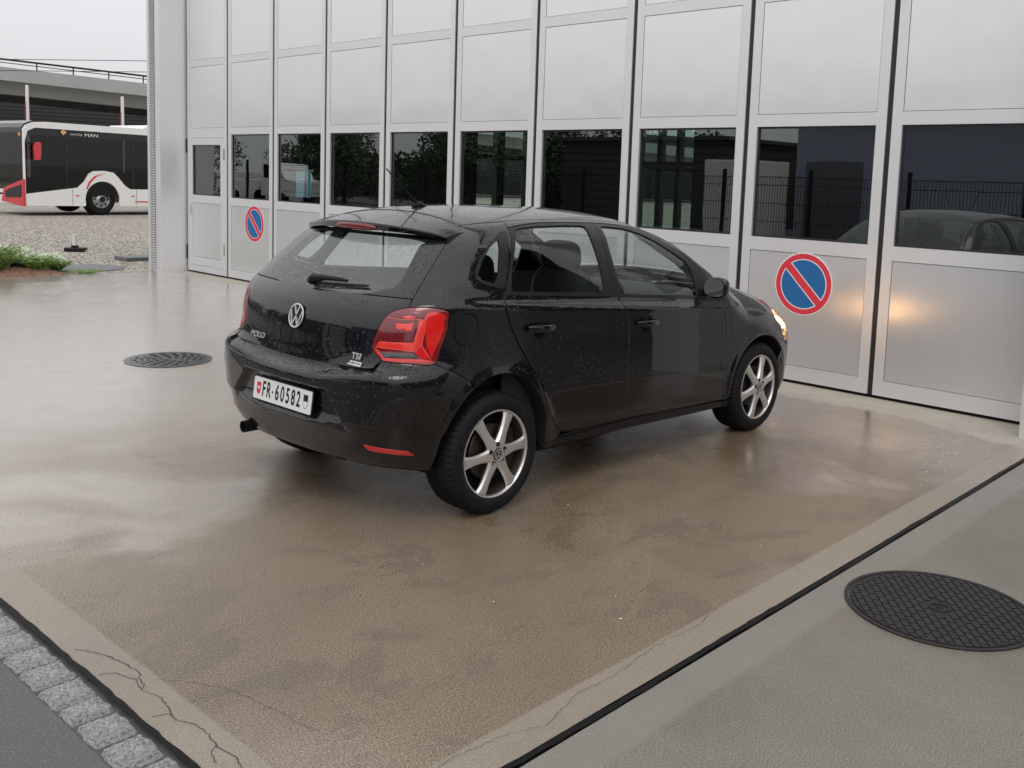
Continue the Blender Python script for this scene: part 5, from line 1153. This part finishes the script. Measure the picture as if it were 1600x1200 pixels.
# ---------------------------------------------------------------- overpass and posts
M['bridge'] = simple('bridge', (.33, .34, .33), .8, noise=.12, nscale=.4, bump=.004, bscale=8)
M['bridge_dark'] = simple('bridge_dark', (.06, .06, .062), .85, noise=.3, nscale=.5)
ov = tag(empty('overpass', (0, 0, 0)), 'long grey concrete overpass with a railing crossing behind the bus', 'bridge')
P0 = Vector((22.2, 71.5, 8.3)); du = Vector((9.3, -3.8, -.5)); du /= math.hypot(du.x, du.y); dn = Vector((.378, .925, 0)).normalized()
def deck(name, a0, a1, offs, m):
    """offs: closed (depth, z relative to the deck edge) profile swept along the bridge"""
    vs = []; fs = []; n = len(offs); S = 12
    for i in range(S+1):
        a = a0+(a1-a0)*i/S; c = P0+du*a; c.z = P0.z + du.z*a - .00012*a*a*(1 if a < 0 else .3)
        for d, z in offs: vs.append(c+dn*d+Vector((0, 0, z)))
    for i in range(S):
        for k in range(n): fs.append((i*n+k, i*n+(k+1) % n, (i+1)*n+(k+1) % n, (i+1)*n+k))
    fs += [tuple(range(n)), tuple(S*n+k for k in range(n))]
    o = make(name, vs, fs, m, ov); bm = bmesh.new(); bm.from_mesh(o.data); bmesh.ops.recalc_face_normals(bm, faces=bm.faces); bm.to_mesh(o.data); bm.free(); return o
deck('parapet', -60, 120, [(0, 0), (0, -.92), (.4, -.92), (.4, 0)], M['bridge'])
deck('girder', -60, 120, [(1.6, -.5), (1.9, -1.75), (3.0, -1.75), (3.0, -.5)], M['bridge'])
deck('deck_slab', -60, 120, [(.4, -.45), (.4, -.85), (12, -.85), (12, -.45)], M['bridge'])
deck('girder', -60, 120, [(9, -.85), (9.2, -1.9), (10.5, -1.9), (10.5, -.85)], M['bridge_dark'])  # far girder gets a darkened concrete for the shade under the deck
mb = MB(); 
for i in range(-14, 30):
    c = P0+du*(i*2.35); c.z = P0.z+du.z*i*2.35-.00012*(i*2.35)**2*(1 if i < 0 else .3); c += dn*.2; mb.tube([c, c+Vector((0, 0, .55))], .045, 6)
for hh in (.32, .55):
    pts = []
    for i in range(-14, 30): c = P0+du*(i*2.35); c.z = P0.z+du.z*i*2.35-.00012*(i*2.35)**2*(1 if i < 0 else .3); pts.append(c+dn*.2+Vector((0, 0, hh)))
    mb.tube(pts, .07 if hh > .5 else .03, 6)
mb.build('railing', M['satin_black'], ov)
for a in (-42, -18, 16, 45, 80):
    c = P0+du*a; mb = MB()
    for d in (3, 9): q = c+dn*d; mb.lathe([(.55, 0), (.55, P0.z+du.z*a-1.6)], 20, c=(q.x, q.y, 0))
    mb.build('pier', M['bridge'], ov, True)
# wall below the far side of the bridge
c0 = P0+dn*15-du*60; c1 = P0+dn*15+du*120; mb = MB(); 
vs = []; fs = []
for i in range(61):
    c = c0+(c1-c0)*i/60
    for z in (0, 7.2): vs.append((c.x, c.y, z))
for i in range(60): fs.append((2*i, 2*i+2, 2*i+3, 2*i+1))
t = NT('boards'); z_ = t.xyz(t.coord())[2]; t.P(Base_Color=t.mix(t.math('GREATER_THAN', t.math('FRACT', t.math('MULTIPLY', z_, 3.2)), .3), (.012, .012, .013), (.045, .045, .048)), Roughness=.7); M['boards'] = t.m
o = make('board_wall', vs, fs, M['boards']); sol = o.modifiers.new('solid', 'SOLIDIFY'); sol.thickness = .25
tag(o, 'dark board wall under the far side of the overpass', 'wall')
M['post_white'] = simple('post_white', (.72, .68, .66), .5, noise=.1, nscale=5); M['post_red'] = simple('post_red', (.25, .04, .04), .6)
for q, lab in ((Vector((11.633, 37.227, 4.655)), 'white post with a reddish side rising behind the front of the bus'), (Vector((14.821, 35.949, 4.444)), 'white post with a reddish side rising behind the rear half of the bus')):
    t0 = tag(empty('marker_post', (q.x, q.y, 0)), lab, 'post', 'white posts behind the bus')
    MB().lathe([(.075, 0), (.06, q.z), (.0001, q.z+.01)], 12).build('pole', M['post_white'], t0, True)
    MB().box(-.085, -.055, -.03, .03, .1, q.z*.86).build('red_strip', M['post_red'], t0)
for a, b, lab in (((9.902, 64.469, 7.125), (33.6, 45.327, 8.353), 'upper thin overhead wire crossing the grey sky'), ((9.887, 64.52, 6.489), (33.647, 45.375, 7.709), 'lower thin overhead wire crossing the grey sky')):
    o = MB().tube([a, b], .02, 5).build('overhead_wire', M['satin_black']); tag(o, lab, 'wire', 'overhead wires above the bridge')
# delineator base on the gravel
t0 = tag(empty('bollard_base', (4.44, 15.1, -.03), R(-35)), 'broken white plastic bollard stub in a black rubber foot on the gravel', 'bollard')
mb = MB(); mb.box(-.17, .17, -.13, .13, 0, .075, bev=.012); mb.box(-.06, .06, -.05, .05, .07, .12, bev=.01); mb.box(.17, .22, -.04, .04, .035, .07, bev=.005); mb.build('rubber_foot', M['black_plastic'], t0)
mb = MB(); mb.lathe([(.042, .11), (.040, .32), (.0001, .325)], 16); mb.build('white_stub', M['post_white'], t0, True)
# round concrete cover in the gravel
M['cover_grey'] = simple('cover_grey', (.13, .135, .14), .55, noise=.25, nscale=9, bump=.004, bscale=60)
o = MB().lathe([(.0001, .012), (.55, .012), (.57, .002), (.57, -.03)], 72).build('shaft_cover', M['cover_grey'], None, True, loc=(3.28, 11.85, -.02)); tag(o, 'flat round grey shaft cover in the gravel beside the plants', 'shaft cover')
o = MB().box(4.35, 5.2, 12.7, 13.2, -.04, .04, bev=.006).build('kerb_block', M['cover_grey']); tag(o, 'low grey concrete kerb block behind the end pillar of the hall', 'kerb block')
# ---------------------------------------------------------------- planted bed
t = NT('mulch'); v = t.coord(); vo = t.n('TexVoronoi'); t.set(vo.inputs['Vector'], v); vo.inputs['Scale'].default_value = 55
t.P(Base_Color=t.mix(t.xyz(vo.outputs['Color'])[0], (.12, .06, .04), (.42, .24, .17)), Roughness=.9, Normal=t.bump(vo.outputs['Distance'], 1, .02)); M['mulch'] = t.m
vs = []; fs = []
for j in range(13):
    for i in range(25): x = .2+i*.105; y = 10.9+j*.16; e = min(1, j/2, i/2, (24-i)/3, (12-j)/2); vs.append((x, y+.14*i/24*(j-6)/6, -.03+.11*e+random.uniform(-.01, .01)*e))
for j in range(12):
    for i in range(24): fs.append((j*25+i, j*25+i+1, (j+1)*25+i+1, (j+1)*25+i))
tag(make('planting_bed', vs, fs, M['mulch'], None, True), 'low bed of reddish bark mulch at the far left corner of the apron', 'bed', kind='structure')
M['leaf_green'] = simple('leaf_green', (.16, .26, .05), .6, noise=.45, nscale=9); M['leaf_pale'] = simple('leaf_pale', (.60, .66, .52), .6, noise=.3, nscale=12); M['leaf_dark'] = simple('leaf_dark', (.055, .085, .035), .6, noise=.5, nscale=6)
def tuft(loc, r, h, n, m, label, wd=.012, lean=.5, seed=0, group='plants in the mulch bed'):
    rr = random.Random(seed); vs = []; fs = []
    for i in range(n):
        a = rr.uniform(0, 6.283); q = r*math.sqrt(rr.random())*.6; bx, by = q*math.cos(a), q*math.sin(a); hh = h*rr.uniform(.5, 1.05); ln = lean*r*rr.uniform(.3, 1.3); a2 = a+rr.uniform(-.7, .7)
        t_ = rr.uniform(0, 6.283); wx_, wy_ = math.cos(t_)*wd*rr.uniform(.6, 1.3), math.sin(t_)*wd
        b = len(vs)
        for s_ in range(4):
            f = s_/3; cx, cy, cz = bx+math.cos(a2)*ln*f*f, by+math.sin(a2)*ln*f*f, hh*(f-.12*f*f); k_ = (1-f)*.9+.15 if s_ else .5
            vs += [(cx-wx_*k_, cy-wy_*k_, cz), (cx+wx_*k_, cy+wy_*k_, cz)]
        for s_ in range(3): fs.append((b+2*s_, b+2*s_+1, b+2*s_+3, b+2*s_+2))
        for s_ in range(3):     # side leaflets
            f = rr.uniform(.35, 1); cx, cy, cz = bx+math.cos(a2)*ln*f*f, by+math.sin(a2)*ln*f*f, hh*(f-.12*f*f); b = len(vs); u = rr.uniform(0, 6.28); L = wd*rr.uniform(2.2, 4)
            vs += [(cx, cy, cz), (cx+L*math.cos(u), cy+L*math.sin(u), cz+L*.5), (cx+L*1.6*math.cos(u), cy+L*1.6*math.sin(u), cz+L*.3), (cx+L*math.cos(u+.6), cy+L*math.sin(u+.6), cz+L*.2)]; fs.append((b, b+1, b+2, b+3))
    o = make('plant', vs, fs, m); o.location = loc; return tag(o, label, 'plant', group)
tuft((1.72, 11.35, .05), .42, .42, 560, M['leaf_green'], 'tall bright green tuft cut by the left edge of the photo', .010, .6, 1)
tuft((2.05, 11.9, .05), .42, .32, 480, M['leaf_pale'], 'pale silvery leaved plant behind the green tufts', .014, .7, 2)
tuft((2.35, 11.25, .05), .26, .24, 300, M['leaf_green'], 'smaller green tuft in the middle of the mulch bed', .009, .8, 3)
tuft((2.42, 11.75, .04), .36, .22, 360, M['leaf_pale'], 'low pale plant at the right end of the mulch bed', .013, .9, 4)
tuft((2.62, 11.35, .02), .18, .15, 320, M['leaf_green'], 'low dark green plant at the right tip of the mulch bed', .009, .9, 5)
gb = [(x_, y_) for x_, y_ in ((2.72, 10.95), (2.86, 10.98), (3.0, 10.96), (2.55, 10.94), (3.1, 10.97))]
for i, (x_, y_) in enumerate(gb): pass
vs_ = tuft((2.93, 10.96, -.01), .17, .055, 160, M['leaf_green'], 'thin line of weeds in the joint at the far edge of the apron', .006, 1.3, 9, 'weeds at the apron edge')
# ---------------------------------------------------------------- what the doors and the paint reflect: the far side of the yard
M['blue_wall'] = simple('blue_wall', (.27, .30, .38), .6, noise=.06, nscale=1); M['grey_wall'] = simple('grey_wall', (.12, .12, .13), .7, noise=.1)
wh = tag(empty('warehouse', (-19, 4, 0)), 'blue grey warehouse across the yard, seen mirrored in the door glass', 'building')
MB().box(-8, 0, 1.2, 9.4, 0, 4.0).build('wall', M['blue_wall'], wh); MB().box(-.0, .03, 6.9, 9.0, 0, 2.6).build('door', M['grey_wall'], wh); MB().box(-8.2, .2, 1.0, 9.6, 4.0, 4.15).build('roof', M['grey_wall'], wh)
wh = tag(empty('open_store', (-21, -4, 0)), 'dark open fronted store beside the blue grey warehouse', 'building')
MB().box(-6, 0, -6, 9.0, 0, 3.3).build('wall', M['bridge_dark'], wh); MB().box(-6.2, .3, -6.2, 9.2, 3.3, 3.45).build('roof', M['blue_wall'], wh)
wh = tag(empty('dark_barn', (-20, 17, 0)), 'dark boarded barn between the warehouse and the tree row', 'building')
MB().box(-6, 0, 0, 8.5, 0, 3.4).build('wall', M['boards'], wh); MB().box(-6.2, .2, -.2, 8.7, 3.4, 3.55).build('roof', M['bridge_dark'], wh)
tag(MB().box(-17.2, -15.0, 12.6, 14.4, -.02, 2.5, bev=.03).build('storage_container', M['post_white']), 'pale storage container by the fence, mirrored in the door glass', 'container')
wh = tag(empty('reflection_shed', (-6, -22, 0), 0), 'unseen dark grey shed added for the car side to mirror', 'building')  # added out of view to give the car side a dark reflection
MB().box(-16, 22, -8, 0, 0, 5.5).build('wall', M['grey_wall'], wh); MB().box(-16.3, 22.3, -8.3, .3, 5.5, 5.8).build('roof', M['bridge_dark'], wh)
mb = MB()
for i in range(6): mb.box(-13+i*6, -10+i*6, .005, .03, 1.2, 2.6)
mb.build('window', M['bus_dark'], wh)
fn = tag(empty('mesh_fence', (-7.6, 0, 0)), 'dark wire mesh fence with square posts, seen mirrored in the door glass', 'fence')
mb = MB()
for i in range(20): mb.box(-.035, .035, -11.2+i*2.2-.035, -11.2+i*2.2+.035, 0, 2.05)
mb.build('post', M['satin_black'], fn); mb = MB()
for i in range(550): mb.box(-.004, .004, -12+i*.07-.004, -12+i*.07+.004, .05, 1.9)
for z in (.1, .5, .9, 1.3, 1.7, 1.88): mb.box(-.012, -.004, -12, 28, z-.008, z+.008)
mb.build('mesh', M['satin_black'], fn)
def tree(loc, h, r, label, seed):
    rr = random.Random(seed); t0 = tag(empty('leafy_tree', loc), label, 'tree', 'trees across the yard mirrored in the door glass')
    mb = MB(); mb.tube([(0, 0, 0), (.1, .05, h*.3), (.0, .1, h*.6)], [.22, .16, .07], 10)
    for i in range(5): a = rr.uniform(0, 6.28); mb.tube([(.05, .05, h*(.25+.06*i)), (math.cos(a)*r*.6, math.sin(a)*r*.6, h*(.5+.07*i))], [.08, .02], 6)
    mb.build('trunk', M['bridge_dark'], t0, True); vs = []; fs = []
    cl = [(rr.gauss(0, r*.45), rr.gauss(0, r*.45), h*rr.uniform(.10, .95), r*rr.uniform(.25, .45)) for _ in range(40)]
    for i in range(15000):
        cx, cy, cz, cr = rr.choice(cl); d = Vector((rr.gauss(0, 1), rr.gauss(0, 1), rr.gauss(0, 1))).normalized()*cr*rr.uniform(.6, 1.05); c = Vector((cx, cy, cz))+d
        a = Vector((rr.uniform(-1, 1), rr.uniform(-1, 1), rr.uniform(-1, 1))).normalized(); b = a.orthogonal(); s_ = rr.uniform(.05, .11); k_ = len(vs); vs += [c-a*s_, c+b*s_*.6, c+a*s_, c-b*s_*.6]; fs.append((k_, k_+1, k_+2, k_+3))
    make('crown', vs, fs, M['leaf_dark'], t0)
for i, (x_, y_, h_, r_, lb) in enumerate([(-29, 17, 3.6, 2.4, 'bushy tree beside the warehouse corner'), (-24, 29.5, 4.0, 2.6, 'taller tree behind the parked pickup truck'), (-22, 33, 3.8, 2.6, 'middle tree of the row beyond the fence'), (-23, 36, 4.2, 2.8, 'broad tree near the left end of the row'), (-20, 44, 4.3, 3.0, 'last tree at the left end of the row'), (-30, 27, 4.2, 2.8, 'tree behind the dark boarded barn'), (-14, 52, 4.5, 3.2, 'far tree past the end of the row')]):
    tree((x_, y_, -.02), h_, r_, lb, i+20)
vs = []; fs = []; rr = random.Random(77)
for i in range(36000):
    x, y, z = -34+rr.uniform(-1.5, 1.5), rr.uniform(-12, 66), rr.uniform(0, 1)**.8*(3.2+.8*math.sin(i*.001)); z *= .8+.2*math.sin(y*.9)*math.sin(y*.37); a = Vector((rr.uniform(-.4, .4), rr.uniform(-1, 1), rr.uniform(-1, 1))).normalized(); b = a.orthogonal(); s_ = rr.uniform(.10, .22); k_ = len(vs); c = Vector((x, y, z)); vs += [c-a*s_, c+b*s_*.6, c+a*s_, c-b*s_*.6]; fs.append((k_, k_+1, k_+2, k_+3))
tag(make('hedge', vs, fs, M['leaf_dark']), 'dense dark hedge closing off the yard behind the trees', 'hedge', kind='stuff')
# white petals washed together by the doors
vs = []; fs = []; rr = random.Random(5)
for i in range(126):
    if i < 110: x, y = rr.gauss(2.95, .38), rr.gauss(-1.88, .16)
    else: x, y = rr.uniform(-1.5, 3.6), rr.uniform(-2.1, 1.5)
    if y < -2.28 or x > 3.9: continue
    s_ = rr.uniform(.002, .0052); a = rr.uniform(0, 6.28); b = len(vs)
    for q in range(5): t_ = a+q*1.2566; vs.append((x+s_*math.cos(t_)*1.4, y+s_*math.sin(t_), .0045))
    fs.append(tuple(range(b, b+5)))
tag(make('petals', vs, fs, simple('petal', (.75, .74, .70), .7)), 'small white petals scattered on the wet concrete', 'petals', kind='stuff')
# pickup truck beyond the fence
pk = tag(empty('pickup_truck', (-13.5, 35.5, 0), R(80)), 'white flatbed pickup truck parked by the trees, mirrored in the door glass', 'truck')
M['truck_white'] = simple('truck_white', (.8, .8, .78), .35)
MB().prism([(0, .5), (0, 1.15), (.75, 1.3), (1.25, 2.0), (2.3, 2.05), (2.4, 1.1), (2.4, .5)], -.9, .9, 'y').build('cab', M['truck_white'], pk); MB().prism([(.9, 1.33), (1.3, 1.9), (2.2, 1.95), (2.2, 1.33)], -.905, .905, 'y').build('window', M['bus_dark'], pk)
MB().box(2.5, 5.6, -1, 1, .75, 1.2).build('flatbed', M['truck_white'], pk)
for q in (1, 4.6):
    for s_ in (-.8, .8): MB().lathe([(.001, -.1), (.33, -.1), (.36, 0), (.33, .1), (.001, .1)], 24, 'y', c=(q, s_, .36)).build('wheel', M['rubber'], pk)
